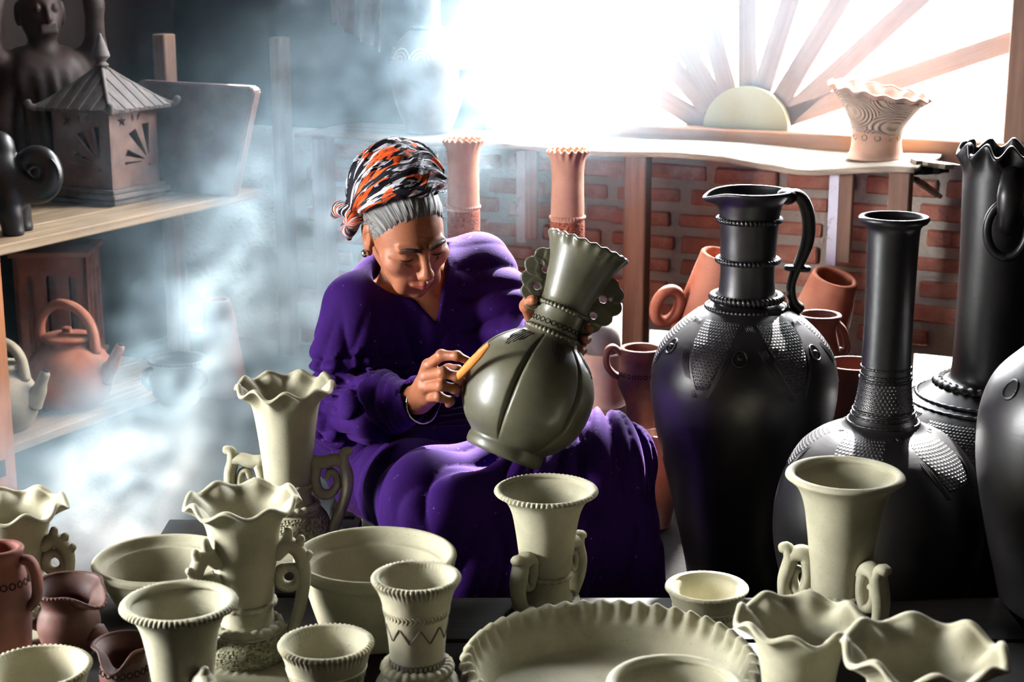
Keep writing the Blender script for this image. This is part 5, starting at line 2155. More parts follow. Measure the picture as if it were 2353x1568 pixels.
person = empty('person', (PEL[0], PEL[1], 0.0), 0.0, label='seated woman in purple with a patterned headcloth, bending over a vase', cat='person')
P0 = np.array((PEL[0], PEL[1], 0.0))


def local(V):
    return V - P0


# ------------------------------------------------------------------ the body: one continuous surface
bl = np.min([SR, SL, ER, WR, EL, HEAD, KNR, KNL, FTR], axis=0) - 0.13
bh = np.max([SR, SL, ER, WR, EL, HEAD, KNR, KNL, PEL], axis=0) + 0.13
bl[2] = -0.002
bh[2] = HEAD[2] + 0.15
f = Field(bl, bh, 0.0024)
f.chain([PEL, BELLY, CHEST], [0.10, 0.095, 0.105], 0.06)
f.bone(SR + (0.03, 0.01, -0.01), SL + (-0.03, 0.01, -0.01), 0.05, 0.05, 0.05)
f.bone(CHEST + (0.02, -0.040, 0.045), NECK0 + (0.0, -0.005, -0.02), 0.052, 0.048, 0.04)
f.chain([SR, ER, WR], [0.042, 0.034, 0.024], 0.02)
f.chain([SL, EL, WL], [0.042, 0.034, 0.024], 0.02)
f.chain([HIPR, KNR, FTR], [0.075, 0.050, 0.032], 0.03)
f.chain([HIPL, KNL, FTL], [0.075, 0.050, 0.032], 0.03)
for ft in (FTR, FTL):
    f.bone(ft + (0, 0.02, -0.01), ft + (0.01, -0.085, -0.018), 0.030, 0.022, 0.02)
# neck and head
f.bone(NECK0 + (0, 0.005, -0.03), hl(0, 0.03, -0.05), 0.052, 0.047, 0.03)


def hb(c, r, k=0.0, mode='add'):
    f.ball(hl(*c), r * HS if np.isscalar(r) else tuple(q * HS for q in r), k * HS, mode, RHn)


def hbone(a, b, ra, rb, k=0.0, mode='add'):
    f.bone(hl(*a), hl(*b), ra * HS, rb * HS, k * HS, mode)


hb((0, 0.012, 0.030), (0.073, 0.090, 0.084), 0.02)
hb((0, -0.034, -0.018), (0.061, 0.058, 0.074), 0.03)
hb((0, -0.040, -0.066), (0.047, 0.044, 0.040), 0.03)
hb((0, -0.072, -0.093), 0.0165, 0.022)
for s in (-1, 1):
    hb((0.043 * s, -0.060, -0.022), (0.024, 0.022, 0.020), 0.022)
    hbone((0.012 * s, -0.0915, 0.020), (0.046 * s, -0.078, 0.020), 0.007, 0.006, 0.014)
    hb((0.031 * s, -0.099, 0.004), (0.019, 0.018, 0.0135), 0.012, 'cut')
    hb((0.031 * s, -0.0745, 0.003), (0.0155, 0.0135, 0.0125), 0.004)
    hb((0.0125 * s, -0.1015, -0.0365), 0.0078, 0.006)
    hbone((0.019 * s, -0.1015, -0.036), (0.035 * s, -0.0885, -0.070), 0.0030, 0.0024, 0.008, 'cut')
    hbone((0.048 * s, -0.079, 0.004), (0.060 * s, -0.062, 0.010), 0.0012, 0.0010, 0.004, 'cut')
    hbone((0.048 * s, -0.079, -0.002), (0.060 * s, -0.062, -0.004), 0.0012, 0.0010, 0.004, 'cut')
    hbone((0.026 * s, -0.096, -0.072), (0.030 * s, -0.084, -0.090), 0.0022, 0.0016, 0.007, 'cut')
    hbone((0.045 * s, -0.074, -0.012), (0.022 * s, -0.090, -0.016), 0.0018, 0.0014, 0.005, 'cut')
    hb((0.033 * s, -0.068, -0.075), (0.016, 0.018, 0.020), 0.014)
    # ear
    hb((0.074 * s, 0.012, -0.004), (0.009, 0.018, 0.031), 0.006)
    hb((0.082 * s, 0.006, 0.000), (0.006, 0.010, 0.018), 0.004, 'cut')
    hb((0.074 * s, 0.004, -0.033), (0.007, 0.010, 0.010), 0.006)
hbone((0, -0.090, 0.016), (0, -0.109, -0.026), 0.0068, 0.0100, 0.010)
hb((0, -0.1085, -0.031), (0.0125, 0.0125, 0.0110), 0.008)
# forehead creases and frown
for z in (0.046, 0.056, 0.066):
    hbone((-0.030, -0.083 + (z - 0.046) * 0.45, z + 0.002), (0.030, -0.083 + (z - 0.046) * 0.45, z), 0.0010, 0.0010, 0.004, 'cut')
for s in (-1, 1):
    hbone((0.007 * s, -0.0945, 0.016), (0.006 * s, -0.0900, 0.034), 0.0012, 0.0010, 0.005, 'cut')
# mouth
for s in (-1, 1):
    hbone((0, -0.0985, -0.0600), (0.021 * s, -0.0905, -0.0630), 0.0052, 0.0026, 0.006)
    hbone((0, -0.0980, -0.0690), (0.018 * s, -0.0905, -0.0655), 0.0058, 0.0028, 0.006)
    hbone((0, -0.1050, -0.0642), (0.023 * s, -0.0945, -0.0645), 0.0016, 0.0014, 0.003, 'cut')
hbone((0, -0.104, -0.078), (0.012, -0.101, -0.078), 0.005, 0.005, 0.008, 'cut')
hb((0, 0.03, -0.045), (0.048, 0.050, 0.06), 0.02)


# hands
def finger(pts, r0, r1):
    n_ = len(pts)
    rad = list(np.linspace(r0, r1, n_))
    f.chain(pts, rad, 0.004)
    for p, r in zip(pts[1:-1], rad[1:-1]):
        f.ball(p, r * 1.08, 0.004)


PR = [A_(985, 840, 2.693), A_(978, 864, 2.682), A_(976, 890, 2.682), A_(982, 914, 2.692)]
f.chain([WR, A_(985, 895, 2.715)], [0.024, 0.026], 0.012)
for p in PR:
    f.bone(A_(975, 905, 2.722), p, 0.017, 0.0125, 0.014)
finger([PR[0], A_(1014, 817, 2.662), A_(1050, 818, 2.648), A_(1076, 830, 2.650)], 0.0105, 0.0068)
finger([PR[1], A_(1018, 856, 2.640), A_(1050, 866, 2.640), A_(1064, 878, 2.660)], 0.0105, 0.0072)
finger([PR[2], A_(1014, 886, 2.640), A_(1046, 894, 2.645), A_(1050, 904, 2.668)], 0.0102, 0.0070)
finger([PR[3], A_(1008, 912, 2.652), A_(1034, 922, 2.658), A_(1030, 930, 2.680)], 0.0092, 0.0062)
finger([A_(982, 882, 2.705), A_(1002, 862, 2.680), A_(1030, 850, 2.664), A_(1052, 848, 2.655)], 0.0125, 0.0080)
# her left hand closes round the neck of the vase from behind
back = np.array((0.0, 1.0, 0.0))
sidev = np.cross(VAX, back)
sidev /= np.linalg.norm(sidev)           # points to the right of the picture
if sidev[0] < 0:
    sidev = -sidev
bk = np.cross(sidev, VAX)
if bk[1] < 0:
    bk = -bk
RN = 0.0465


def ring_pt(ang, along, r):
    """ang 0 = behind the neck, 90 = its right side"""
    a = radians(ang)
    return NK + VAX * along + (bk * cos(a) + sidev * sin(a)) * r


PC = ring_pt(-12, -0.012, RN + 0.026)
f.chain([WL, PC], [0.024, 0.024], 0.012)
for k_i, al in enumerate((0.020, 0.000, -0.020, -0.037)):
    m0 = ring_pt(18, al, RN + 0.022)
    f.bone(PC, m0, 0.018, 0.0125, 0.014)
    finger([m0, ring_pt(52, al - 0.002, RN + 0.020), ring_pt(84, al - 0.004, RN + 0.0125), ring_pt(112 - 5 * k_i, al - 0.006, RN + 0.0085)], 0.0105, 0.0070)
finger([ring_pt(-30, -0.005, RN + 0.026), ring_pt(-58, 0.010, RN + 0.020), ring_pt(-86, 0.018, RN + 0.0125), ring_pt(-104, 0.022, RN + 0.0095)], 0.0135, 0.0085)
V, Q = f.mesh()
del f
V = relax(V, Q, 1, 0.4)
me = mesh_np(local(V), Q)
lv = (V - HEAD) @ RHn / HS
lip = np.exp(-((lv[:, 0] / 0.020) ** 4 + ((lv[:, 2] + 0.0645) / 0.0088) ** 4)) * (lv[:, 1] < -0.075)
cheek = 0.6 * np.exp(-(((np.abs(lv[:, 0]) - 0.045) / 0.02) ** 2 + ((lv[:, 2] + 0.025) / 0.022) ** 2)) * (lv[:, 1] < -0.03)
tips = np.zeros(len(V))
colr = np.stack([lip, cheek, tips, np.ones(len(V))], 1).astype(np.float32)
ca = me.color_attributes.new('tint', 'FLOAT_COLOR', 'POINT')
ca.data.foreach_set('color', colr.ravel())
body = link_mesh('body', me, 'skin', person)

# eyebrows and lash lines
for s in (-1, 1):
    mb = MB()
    pts = [hl(0.010 * s, -0.0985, 0.0225) - P0, hl(0.024 * s, -0.0965, 0.0265) - P0, hl(0.038 * s, -0.0890, 0.0265) - P0, hl(0.047 * s, -0.0815, 0.0225) - P0]
    mb.add(*sweep(pts, [0.0030, 0.0040, 0.0034, 0.0014], 24, 8))
    mb.build('eyebrow', 'dark_hair', person)
    mb = MB()
    pts = [hl(0.031 * s + 0.0150 * t, -0.0745 - 0.0130 * sqrt(max(0.0, 1 - (t * 0.95) ** 2)), -0.0015 - 0.0028 * (1 - t * t)) - P0 for t in np.linspace(-1, 1, 9)]
    mb.add(*sweep(pts, [0.0006, 0.0014, 0.0006], 20, 6))
    mb.build('eyelashes', 'dark_hair', person)

# earring
mb = MB()
mb.add(*sphere_vf(0.0075, 0.0075, 0.0075, hl(-0.084, 0.000, -0.033) - P0, 14, 10))
mb.build('earring', 'silver', person)
# bracelet at her right wrist
d = (WR - ER) / np.linalg.norm(WR - ER)
n1_ = np.cross(d, (0, 0, 1.0))
n1_ /= np.linalg.norm(n1_)
n2_ = np.cross(d, n1_)
c = WR + d * 0.004 + np.array((0.004, 0, -0.010))
mb = MB()
mb.add(*sweep([c + 0.033 * (n1_ * cos(a) + n2_ * sin(a)) - P0 for a in np.linspace(0, 2 * pi, 25)], 0.0017, 48, 8))
mb.build('bracelet', 'silver', person)


# ------------------------------------------------------------------ hair
def head_field(h=0.0022, pad=0.17):
    return Field(HEAD - pad, HEAD + pad, h)


def to_head(x, y, z):
    X, Y, Z = (x - HEAD[0]) / HS, (y - HEAD[1]) / HS, (z - HEAD[2]) / HS
    return (RHn[0][0] * X + RHn[1][0] * Y + RHn[2][0] * Z, RHn[0][1] * X + RHn[1][1] * Y + RHn[2][1] * Z, RHn[0][2] * X + RHn[1][2] * Y + RHn[2][2] * Z)


f = head_field(0.0020, 0.145)
hb((0, 0.014, 0.031), (0.0762, 0.0942, 0.0870))
hb((0, 0.045, -0.030), (0.066, 0.060, 0.050), 0.03)


def hairline(x, y, z):
    X, Y, Z = to_head(x, y, z)
    side = np.abs(X)
    return -(0.80 * Y + 0.60 * Z + 0.0100 + 0.42 * np.maximum(side - 0.045, 0) * np.clip((Z + 0.03) / 0.03, 0, 1) + 0.0016 * np.sin(side * 300) + 0.001 * np.sin(X * 700))


f.put(hairline, HEAD - 0.2, HEAD + 0.2, 0.016, 'both')


def strands(x, y, z):
    X, Y, Z = to_head(x, y, z)
    a = np.arctan2(X, Z + 0.06)
    return 0.0006 * np.sin(a * 70 + 4 * np.sin(Y * 50)) + 0.0006 * np.sin(a * 173 + Y * 60 + 2 * np.sin(a * 31))


f.put(strands, HEAD - 0.2, HEAD + 0.2, 0, 'push')
for s in (-1, 1):   # the ears stay free of hair
    hb((0.085 * s, 0.004, -0.012), (0.018, 0.020, 0.030), 0.006, 'cut')
V, Q = f.mesh()
V = relax(V, Q, 1, 0.3)
me = mesh_np(local(V), Q)
lv = (V - HEAD) @ RHn / HS
st = np.stack([np.arctan2(lv[:, 0], lv[:, 2] + 0.06), lv[:, 1] * 3, lv[:, 2], np.ones(len(V))], 1).astype(np.float32)
ca = me.color_attributes.new('strand', 'FLOAT_COLOR', 'POINT')
ca.data.foreach_set('color', st.ravel())
hair = link_mesh('hair', me, 'grey_hair', person)
# loose wisps
mb = MB()
for k in range(26):
    s = -1 if k % 2 else 1
    a0 = hl(s * 0.074, -0.030 + 0.05 * random.random(), 0.02 + 0.03 * random.random()) - P0
    dirv = RHn @ np.array((s * random.uniform(0.2, 0.9), random.uniform(-0.5, 0.6), random.uniform(-0.7, 0.1)))
    L_ = random.uniform(0.015, 0.045)
    mb.add(*sweep([a0, a0 + dirv * L_ * 0.5 + np.array((0, 0, 0.003)), a0 + dirv * L_], [0.0004, 0.0002], 8, 4))
tag(mb.build('wisps', 'grey_hair', hair), kind='stuff')

# ------------------------------------------------------------------ headcloth
f = head_field(0.0024, 0.19)
hb((0, 0.042, 0.056), (0.095, 0.104, 0.088))
hb((0.010, 0.060, 0.098), (0.066, 0.070, 0.056), 0.05)


def wrap_edge(x, y, z):
    X, Y, Z = to_head(x, y, z)
    return -(0.62 * Y + 0.785 * Z - 0.060 + 0.004 * np.sin(X * 60))


f.put(wrap_edge, HEAD - 0.25, HEAD + 0.25, 0.012, 'both')


def fan(X, Y, Z):
    """angle round the line from the knot to the other temple: the cloth is pleated along it"""
    return np.arctan2(Z - 0.020 - 0.15 * X, -(Y - 0.055))


def folds(x, y, z):
    X, Y, Z = to_head(x, y, z)
    p = fan(X, Y, Z)
    wv_ = p + 0.10 * np.sin(X * 34 + p * 2) + 0.05 * np.sin(X * 75 + 1)
    return 0.0036 * np.sin(wv_ * 19) + 0.0020 * np.sin(wv_ * 37 + X * 20) + 0.0010 * np.sin(wv_ * 80 - X * 60)


f.put(folds, HEAD - 0.25, HEAD + 0.25, 0, 'push')
f.chain([hl(-0.088, 0.060, 0.030), hl(-0.108, 0.075, 0.030), hl(-0.116, 0.082, 0.012)], [0.016, 0.013, 0.008], 0.008)
f.chain([hl(-0.080, 0.055, 0.020), hl(-0.092, 0.062, -0.012), hl(-0.090, 0.066, -0.040)], [0.016, 0.014, 0.006], 0.010)
hb((0, 0.014, 0.031), (0.074, 0.092, 0.085), 0.002, 'cut')
V, Q = f.mesh()
V = relax(V, Q, 1, 0.4)
me = mesh_np(local(V), Q)
lv = (V - HEAD) @ RHn / HS
st = np.stack([lv[:, 0] * 4.0, fan(lv[:, 0], lv[:, 1], lv[:, 2]), lv[:, 1] * 0.5, np.ones(len(V))], 1).astype(np.float32)
ca = me.color_attributes.new('strand', 'FLOAT_COLOR', 'POINT')
ca.data.foreach_set('color', st.ravel())
link_mesh('headcloth', me, 'batik', person)

# ------------------------------------------------------------------ blouse
lo_ = np.min([SR, SL, ER, WR, EL, PEL, WL], axis=0) - 0.16
hi_ = np.max([SR, SL, ER, WR, EL, PEL, NECK0], axis=0) + 0.16
lo_[2] = max(lo_[2], PEL[2] - 0.14)
f = Field(lo_, hi_, 0.0042)
f.ball(CHEST + (-0.012, 0.01, -0.015), (0.165, 0.125, 0.165), 0.0)
f.ball(BELLY + (0.0, 0.0, 0.0), (0.165, 0.145, 0.15), 0.08)
f.ball(PEL + (0.01, 0.0, 0.03), (0.175, 0.15, 0.13), 0.08)
f.bone(SR + (0.01, 0.01, -0.006), SL + (0.0, 0.01, -0.012), 0.055, 0.060, 0.06)
f.bone(NECK0 + (-0.03, 0.03, -0.03), NECK0 + (0.02, 0.03, -0.03), 0.07, 0.07, 0.05)
CUFF = WR + (ER - WR) * 0.04
f.chain([SR + (-0.004, 0, 0), (SR + ER) / 2 + np.array((-0.008, 0, 0)), ER + (-0.006, 0, -0.012)], [0.060, 0.056, 0.060], 0.035)
f.chain([ER + (-0.006, 0, -0.012), (ER + CUFF) / 2 + np.array((0, 0, -0.008)), CUFF], [0.060, 0.054, 0.041], 0.03)
f.chain([SL, (SL + EL) / 2 + np.array((0.012, 0, 0)), EL + (0.01, 0.0, 0.0)], [0.062, 0.060, 0.058], 0.035)
f.chain([EL + (0.01, 0, 0), WL + (EL - WL) * 0.15], [0.058, 0.044], 0.03)


def axis_coord(a, b, x, y, z):
    ab = b - a
    L_ = np.linalg.norm(ab)
    t = ((x - a[0]) * ab[0] + (y - a[1]) * ab[1] + (z - a[2]) * ab[2]) / L_
    dx, dy, dz = x - a[0] - t * ab[0] / L_, y - a[1] - t * ab[1] / L_, z - a[2] - t * ab[2] / L_
    return t, np.sqrt(dx * dx + dy * dy + dz * dz), L_


def crease(p):
    """soft crests with tight valleys between them"""
    return 1.5 - 2.0 * np.sqrt(np.abs(np.sin(p * 0.5)) + 0.02)


def sleeve_folds(x, y, z):
    t, r, L_ = axis_coord(SR, ER, x, y, z)
    m1 = np.exp(-((t - L_ * 0.80) / 0.085) ** 2) * (r < 0.11)
    d = 0.0095 * m1 * crease(t * 150 + 30 * (x - SR[0]) + 9 * np.sin(z * 22))
    t, r, L_ = axis_coord(ER, WR, x, y, z)
    m2 = np.exp(-((t - L_ * 0.35) / 0.11) ** 2) * (r < 0.10)
    d = d + 0.0100 * m2 * crease(t * 135 + 34 * (z - ER[2]) + 8 * np.sin(x * 31))
    t, r, L_ = axis_coord(SL, EL, x, y, z)
    m3 = np.exp(-((t - L_ * 0.6) / 0.10) ** 2) * (r < 0.10)
    d = d + 0.0070 * m3 * crease(t * 130 - 24 * (x - SL[0]) + 2)
    # long soft folds down the front, gathered towards the waist
    front = np.clip((3.06 - y) / 0.06, 0, 1) * np.clip((SR[2] + 0.02 - z) / 0.06, 0, 1)
    d = d + 0.0070 * front * crease((x - CHEST[0]) * 58 + (z - CHEST[2]) * 30 + 1.3 * np.sin(z * 17)) + 0.0030 * front * crease((x - CHEST[0]) * 120 - (z - CHEST[2]) * 44)
    low = np.clip((BELLY[2] + 0.02 - z) / 0.10, 0, 1)
    d = d + 0.0040 * low * np.sin((z - BELLY[2]) * 80 + 12 * (x - BELLY[0]) + 2.0 * np.sin(x * 15))
    return d


f.put(sleeve_folds, lo_, hi_, 0, 'push')
# V-shaped neckline
va, vb, vc = A_(872, 596, 2.9), A_(1030, 560, 2.9), A_(1003, 742, 2.9)


def vneck(x, y, z):
    # work in the picture-facing plane through the neckline, scaled with depth
    sx = x * 2.9 / y
    sz = EYE + (z - EYE) * 2.9 / y
    d = np.full(np.broadcast(sx, sz).shape, -1.0)
    tri = [va, vb, vc]
    for i in range(3):
        p, q = tri[i], tri[(i + 1) % 3]
        ex, ez = q[0] - p[0], q[2] - p[2]
        L_ = math.hypot(ex, ez)
        nx_, nz_ = -ez / L_, ex / L_
        # outward for clockwise triangles
        dd = (sx - p[0]) * nx_ + (sz - p[2]) * nz_
        d = np.maximum(d, dd)
    return np.maximum(d, y - (NECK0[1] + 0.02)) + 0 * x


f.put(vneck, np.minimum(np.minimum(va, vb), vc) - (0.05, 0.3, 0.02), np.maximum(np.maximum(va, vb), vc) + (0.05, 0.25, 0.05), 0.006, 'cut')
f.bone(NECK0 + (0, 0.0, -0.03), hl(0, 0.02, -0.09), 0.066, 0.062, 0.008, 'cut')
# open cuff
f.bone(CUFF - (ER - WR) * 0.02, CUFF + (WR - ER) * 0.15, 0.034, 0.034, 0.004, 'cut')
V, Q = f.mesh()
V = relax(V, Q, 1, 0.5)
blouse = link_mesh('blouse', mesh_np(local(V), Q), 'purple_cloth', person)
# stitched edging of the neckline
mb = MB()

# ------------------------------------------------------------------ skirt
lo_ = np.min([HIPR, KNR, KNL, FTR, FTL], axis=0) - 0.15
hi_ = np.max([HIPL, KNR, KNL, PEL, FTL], axis=0) + 0.18
lo_[2] = 0.004
f = Field(lo_, hi_, 0.0046)
f.ball(PEL + (0.0, 0.0, -0.01), (0.175, 0.15, 0.12), 0.0)
f.chain([HIPR + (0, 0, -0.015), KNR], [0.092, 0.070], 0.05)
f.chain([HIPL, KNL + (0, 0, -0.006)], [0.105, 0.074], 0.05)
MID0, MID1 = (HIPR + HIPL) / 2, (KNR + KNL) / 2 + np.array((-0.02, 0.05, -0.045))
f.bone(MID0, MID1, 0.10, 0.066, 0.12)
f.bone(HIPR * 0.35 + KNR * 0.65, HIPL * 0.45 + KNL * 0.55, 0.066, 0.062, 0.10)
f.bone(KNR + (0.03, 0.03, -0.012), KNL + (-0.03, 0.01, -0.02), 0.058, 0.056, 0.09)
f.bone(KNR + (0.03, 0.05, -0.12), KNL + (-0.03, 0.0, -0.13), 0.060, 0.058, 0.09)
f.chain([KNR, (KNR + FTR) / 2 + np.array((-0.005, 0.0, 0)), FTR + (0.02, 0.03, 0)], [0.072, 0.074, 0.085], 0.06)
f.chain([KNL, (KNL + FTL) / 2 + np.array((0.005, -0.01, 0)), FTL + (0.02, 0.02, 0)], [0.072, 0.066, 0.080], 0.06)
f.chain([MID1 + np.array((0, 0.02, -0.03)), np.array((MID1[0], 2.74, 0.15)), np.array((MID1[0], 2.76, 0.05))], [0.06, 0.085, 0.10], 0.12)


def skirt_folds(x, y, z):
    top = np.clip((z - 0.24) / 0.08, 0, 1)
    fan_ = np.arctan2(y - 2.95, x - 0.16)
    d = 0.0115 * top * crease(fan_ * 17 + 1.5 * np.sin(x * 15 + z * 9)) + 0.0055 * top * crease(fan_ * 41 + 2.0 * np.sin(x * 22))
    low = np.clip((0.30 - z) / 0.12, 0, 1)
    return d + 0.0080 * low * crease(x * 52 + 9 * z + 1.2 * np.sin(z * 21)) + 0.0035 * low * crease(x * 120 - z * 42)


f.put(skirt_folds, lo_, hi_, 0, 'push')
f.put(lambda x, y, z: z - 0.010 + 0 * x + 0 * y, lo_, hi_, 0.0, 'cut')
V, Q = f.mesh()
V = relax(V, Q, 1, 0.5)
skirt = link_mesh('skirt', mesh_np(local(V), Q), 'purple_cloth', person)
del f

# ------------------------------------------------------------------ low stool she sits on
st_e = empty('low_stool', (PEL[0], PEL[1] + 0.05, 0.0), 0.0, label='low dark wooden stool hidden under the seated woman', cat='stool')
mb = MB()
mb.box(0.26, 0.22, 0.025, Matrix.Translation((0, 0, 0.1075)), 0.004)
mb.build('seat', 'wood_platform', st_e, False)
for sx in (-1, 1):
    for sy in (-1, 1):
        mb = MB()
        mb.box(0.035, 0.035, 0.095, Matrix.Translation((0.10 * sx, 0.08 * sy, 0.0475)), 0.003)
        mb.build('leg', 'wood_platform', st_e, False)

# ------------------------------------------------------------------ the vase in her hands
hv = empty('held_vase', tuple(VB), 0.0, label='olive melon-ribbed vase with a trumpet neck, held on the woman\'s lap', cat='vase')
zq = Vector(VAX)
xq = Vector(sidev)
yq = zq.cross(xq)
hv.matrix_world = Matrix.Translation(Vector(VB)) @ Matrix((xq, yq, zq)).transposed().to_4x4()
k = VLEN / 523.0
OL = 'olive_burnished'
rows = [(0, 86), (4, 91), (14, 93), (28, 92), (31, 90), (36, 95), (60, 120), (100, 143), (150, 152), (200, 147), (245, 124), (275, 94), (292, 71), (303, 65), (318, 60), (345, 57), (366, 59), (385, 58), (420, 65), (470, 77), (505, 90), (523, 99)]
ob = [(h * k, s * k) for s, h in rows]
bodyv = vessel(hv, 'body', OL, ob, 0.0075, 216, 90, lip=0.0035, ribs=(6, 0.011, 34 * k, 296 * k), scallop=(22, 0.0015, 0.002, 0.02, 0.0), wob=0.002)
bodyv.rotation_euler = (0, 0, radians(10))
rope_ring(hv, 'rope_ring', OL, 63 * k, 305 * k, 0.0048, 40, 0.34, 1.3)
rope_ring(hv, 'rope_ring', OL, 59 * k, 366 * k, 0.0044, 40, 0.34, 1.3)
circles_band(hv, 'pressed_circles', 'painted_recess', ob, 326 * k, 0.0042, 26, 0.0007)
for a0 in range(6):
    th = radians(10) + a0 * pi / 3 + pi / 6
    lines = []
    for j in range(6):
        t = th + (j - 2.5) * 0.085
        lines.append([(t, 288 * k), (th + (j - 2.5) * 0.07, 268 * k), (th + (j - 2.5) * 0.055 , (238 + 9 * abs(j - 2.5)) * k)])
    grooves(hv, 'incised_lines', 'black_polished', ob, lines, 0.0009)
# lobed crests on both sides of the trumpet
for s in (-1, 1):
    f = Field((-0.012, -0.03, -0.075), (0.075, 0.03, 0.075), 0.0013)
    prt = [(0.014, 0.060, 0.017), (0.030, 0.046, 0.018), (0.036, 0.018, 0.020), (0.030, -0.012, 0.020), (0.020, -0.038, 0.018), (0.008, -0.058, 0.013), (0.012, 0.02, 0.02), (0.010, -0.02, 0.02), (0.010, 0.045, 0.018)]
    for cx_, cz_, r_ in prt:
        f.put(lambda x, y, z: np.maximum(np.sqrt((x - cx_) ** 2 + (z - cz_) ** 2) - r_, np.abs(y) - 0.0062), (cx_ - r_, -0.01, cz_ - r_), (cx_ + r_, 0.01, cz_ + r_), 0.004)
    for cx_, cz_, r_ in ((0.016, 0.022, 0.0075), (0.015, -0.020, 0.0070), (0.028, 0.030, 0.0035)):
        f.put(lambda x, y, z: np.sqrt((x - cx_) ** 2 + (z - cz_) ** 2) - r_ + 0 * y, (cx_ - r_, -0.03, cz_ - r_), (cx_ + r_, 0.03, cz_ + r_), 0.0025, 'cut')
    V, Q = f.mesh()
    V = relax(V, Q, 2, 0.5) * np.array((0.95, 1.0, 0.78))
    o = link_mesh('crest_handle', mesh_np(V, Q), OL, hv)
    o.location = (s * 55 * k, 0, (410 if s < 0 else 402) * k)
    o.rotation_euler = (0, radians(7) * s, 0 if s > 0 else pi)

# wooden modelling tool between finger and thumb
T0, T1 = A_(1054, 864, 2.632), A_(1122, 792, 2.592)
d = Vector(T1 - T0)
e = empty('modelling_tool', tuple(T0), 0.0, label='orange wooden modelling tool pinched in the woman\'s right hand', cat='tool')
mb = MB()
mb.add(*sweep([(-0.012, 0, 0), (0.0, 0, 0), (d.length * 0.3, 0.0008, 0), (d.length * 0.7, 0.0008, 0), (d.length, 0, 0)], [0.0050, 0.0068, 0.0076, 0.0068, 0.0036], 28, 14, 0.55, (0, 1, 0)))
mb.build('blade', 'wood_tool', e)
e.rotation_euler = d.to_track_quat('X', 'Z').to_euler()

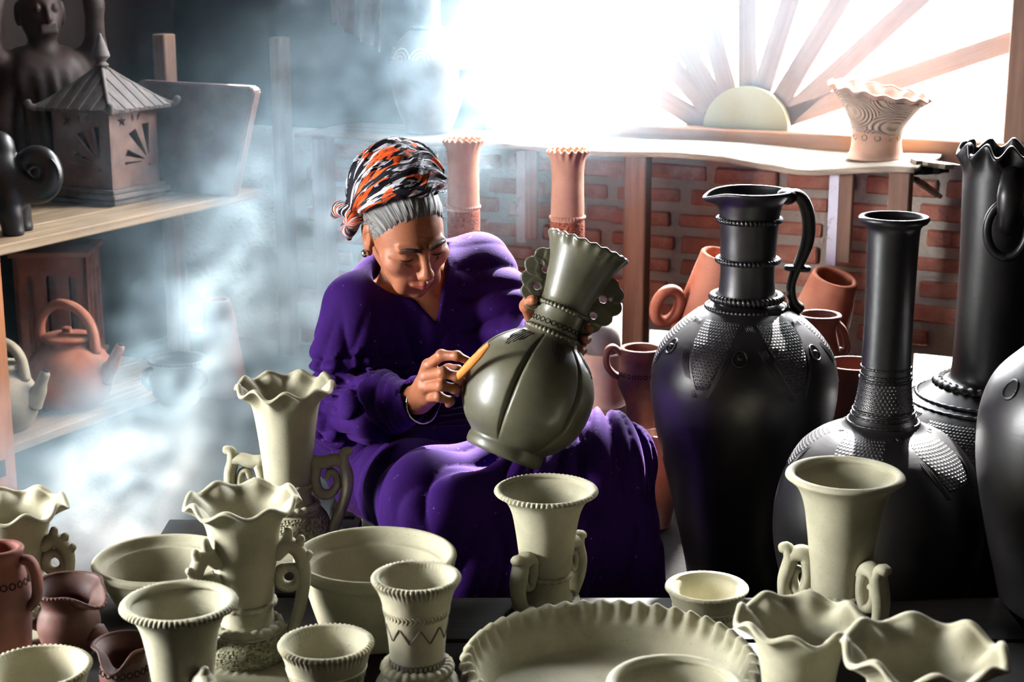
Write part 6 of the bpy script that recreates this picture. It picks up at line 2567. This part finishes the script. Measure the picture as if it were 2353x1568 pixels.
# ------------------------------------------------------------------ smoke drifting from the left, thickest near the ground and by the window
def smoke_cloud(name, label, lo, hi, res):
    m, nt, out = new_mat('smoke')
    at_ = nt.nodes.new('ShaderNodeAttribute')
    at_.attribute_name = 'density'
    vol = nt.nodes.new('ShaderNodeVolumeScatter')
    vol.inputs['Color'].default_value = SMOKE_COLOR
    vol.inputs['Anisotropy'].default_value = SMOKE_ANISO
    nt.links.new(at_.outputs['Fac'], vol.inputs['Density'])
    nt.links.new(vol.outputs[0], out.inputs['Volume'])

    ng = bpy.data.node_groups.new('smoke_field', 'GeometryNodeTree')
    ng.interface.new_socket('Geometry', in_out='OUTPUT', socket_type='NodeSocketGeometry')
    go = ng.nodes.new('NodeGroupOutput')
    pos = ng.nodes.new('GeometryNodeInputPosition').outputs[0]

    def blob(c, r):
        s = ng.nodes.new('ShaderNodeVectorMath')
        s.operation = 'MULTIPLY_ADD'
        s.inputs[1].default_value = tuple(1.0 / x for x in r)
        s.inputs[2].default_value = tuple(-a / x for a, x in zip(c, r))
        ng.links.new(pos, s.inputs[0])
        d = ng.nodes.new('ShaderNodeVectorMath')
        d.operation = 'DOT_PRODUCT'
        ng.links.new(s.outputs[0], d.inputs[0])
        ng.links.new(s.outputs[0], d.inputs[1])
        return maths(ng, 'POWER', math.e, maths(ng, 'MULTIPLY', d.outputs['Value'], -1.0))

    def total(lst):
        acc = None
        for wgt, c, r in lst:
            b = maths(ng, 'MULTIPLY', blob(c, r), wgt)
            acc = b if acc is None else maths(ng, 'ADD', acc, b)
        return acc

    rot = ng.nodes.new('ShaderNodeVectorRotate')
    rot.rotation_type = 'EULER_XYZ'
    rot.inputs['Rotation'].default_value = (0.0, 0.55, 0.3)
    ng.links.new(pos, rot.inputs['Vector'])
    sc = ng.nodes.new('ShaderNodeVectorMath')
    sc.operation = 'MULTIPLY'
    sc.inputs[1].default_value = (0.8, 1.0, 2.0)
    ng.links.new(rot.outputs[0], sc.inputs[0])
    n1 = noise(ng, sc.outputs[0], 6.5, 6, 0.66, 1.7)
    mr = ng.nodes.new('ShaderNodeMapRange')
    mr.interpolation_type = 'SMOOTHSTEP'
    mr.inputs['From Min'].default_value = 0.46
    mr.inputs['From Max'].default_value = 0.64
    ng.links.new(n1, mr.inputs['Value'])
    dens = maths(ng, 'MULTIPLY', total(SMOKE_PLUME), mr.outputs[0])
    dens = maths(ng, 'ADD', dens, total(SMOKE_HAZE))
    dens = maths(ng, 'MAXIMUM', maths(ng, 'ADD', dens, SMOKE_BASE), 0.0)

    vc = ng.nodes.new('GeometryNodeVolumeCube')
    vc.inputs['Min'].default_value = lo
    vc.inputs['Max'].default_value = hi
    for ax, i in (('X', 0), ('Y', 1), ('Z', 2)):
        vc.inputs['Resolution ' + ax].default_value = int((hi[i] - lo[i]) / res)
    ng.links.new(dens, vc.inputs['Density'])
    sm = ng.nodes.new('GeometryNodeSetMaterial')
    sm.inputs['Material'].default_value = m
    ng.links.new(vc.outputs[0], sm.inputs[0])
    ng.links.new(sm.outputs[0], go.inputs[0])
    o = link_mesh(name, bpy.data.meshes.new(name), m, None, False)
    o.matrix_world = ROT_UV
    o.modifiers.new('field', 'NODES').node_group = ng
    tag(o, label, 'smoke', kind='stuff')


SMOKE_COLOR = (0.58, 0.84, 1.0, 1)
SMOKE_ANISO = 0.32
SMOKE_BASE = -0.01
SMOKE_PLUME = [(4.2, (-2.18, 2.70, 0.11), (0.36, 0.38, 0.17)),
               (5.0, (-1.98, 2.24, 0.24), (0.28, 0.22, 0.13)),
               (4.6, (-2.05, 2.98, 0.52), (0.22, 0.32, 0.28)),
               (1.5, (-1.88, 3.05, 0.34), (0.20, 0.28, 0.22)),
               (1.3, (-2.06, 3.70, 0.92), (0.24, 0.30, 0.32)),
               (0.7, (-1.85, 3.85, 1.10), (0.32, 0.36, 0.40))]
SMOKE_HAZE = [(0.20, (-1.85, 3.95, 1.0), (0.34, 0.45, 0.40)),
              (0.10, (-1.25, 4.08, 1.05), (0.50, 0.25, 0.45)),  # thin haze added across the window, standing in for lens glare
              (0.025, (-2.5, 3.2, 0.8), (0.5, 0.8, 0.6))]
smoke_cloud('smoke', 'thick bluish smoke swirling in front of the shelves on the left', (-2.95, 1.95, 0.01), (-1.74, 4.17, 1.45), 0.032)
smoke_cloud('haze', 'thin haze before the sunburst window, partly added in place of lens glare', (-1.74, 3.45, 0.40), (-0.73, 4.17, 1.55), 0.07)
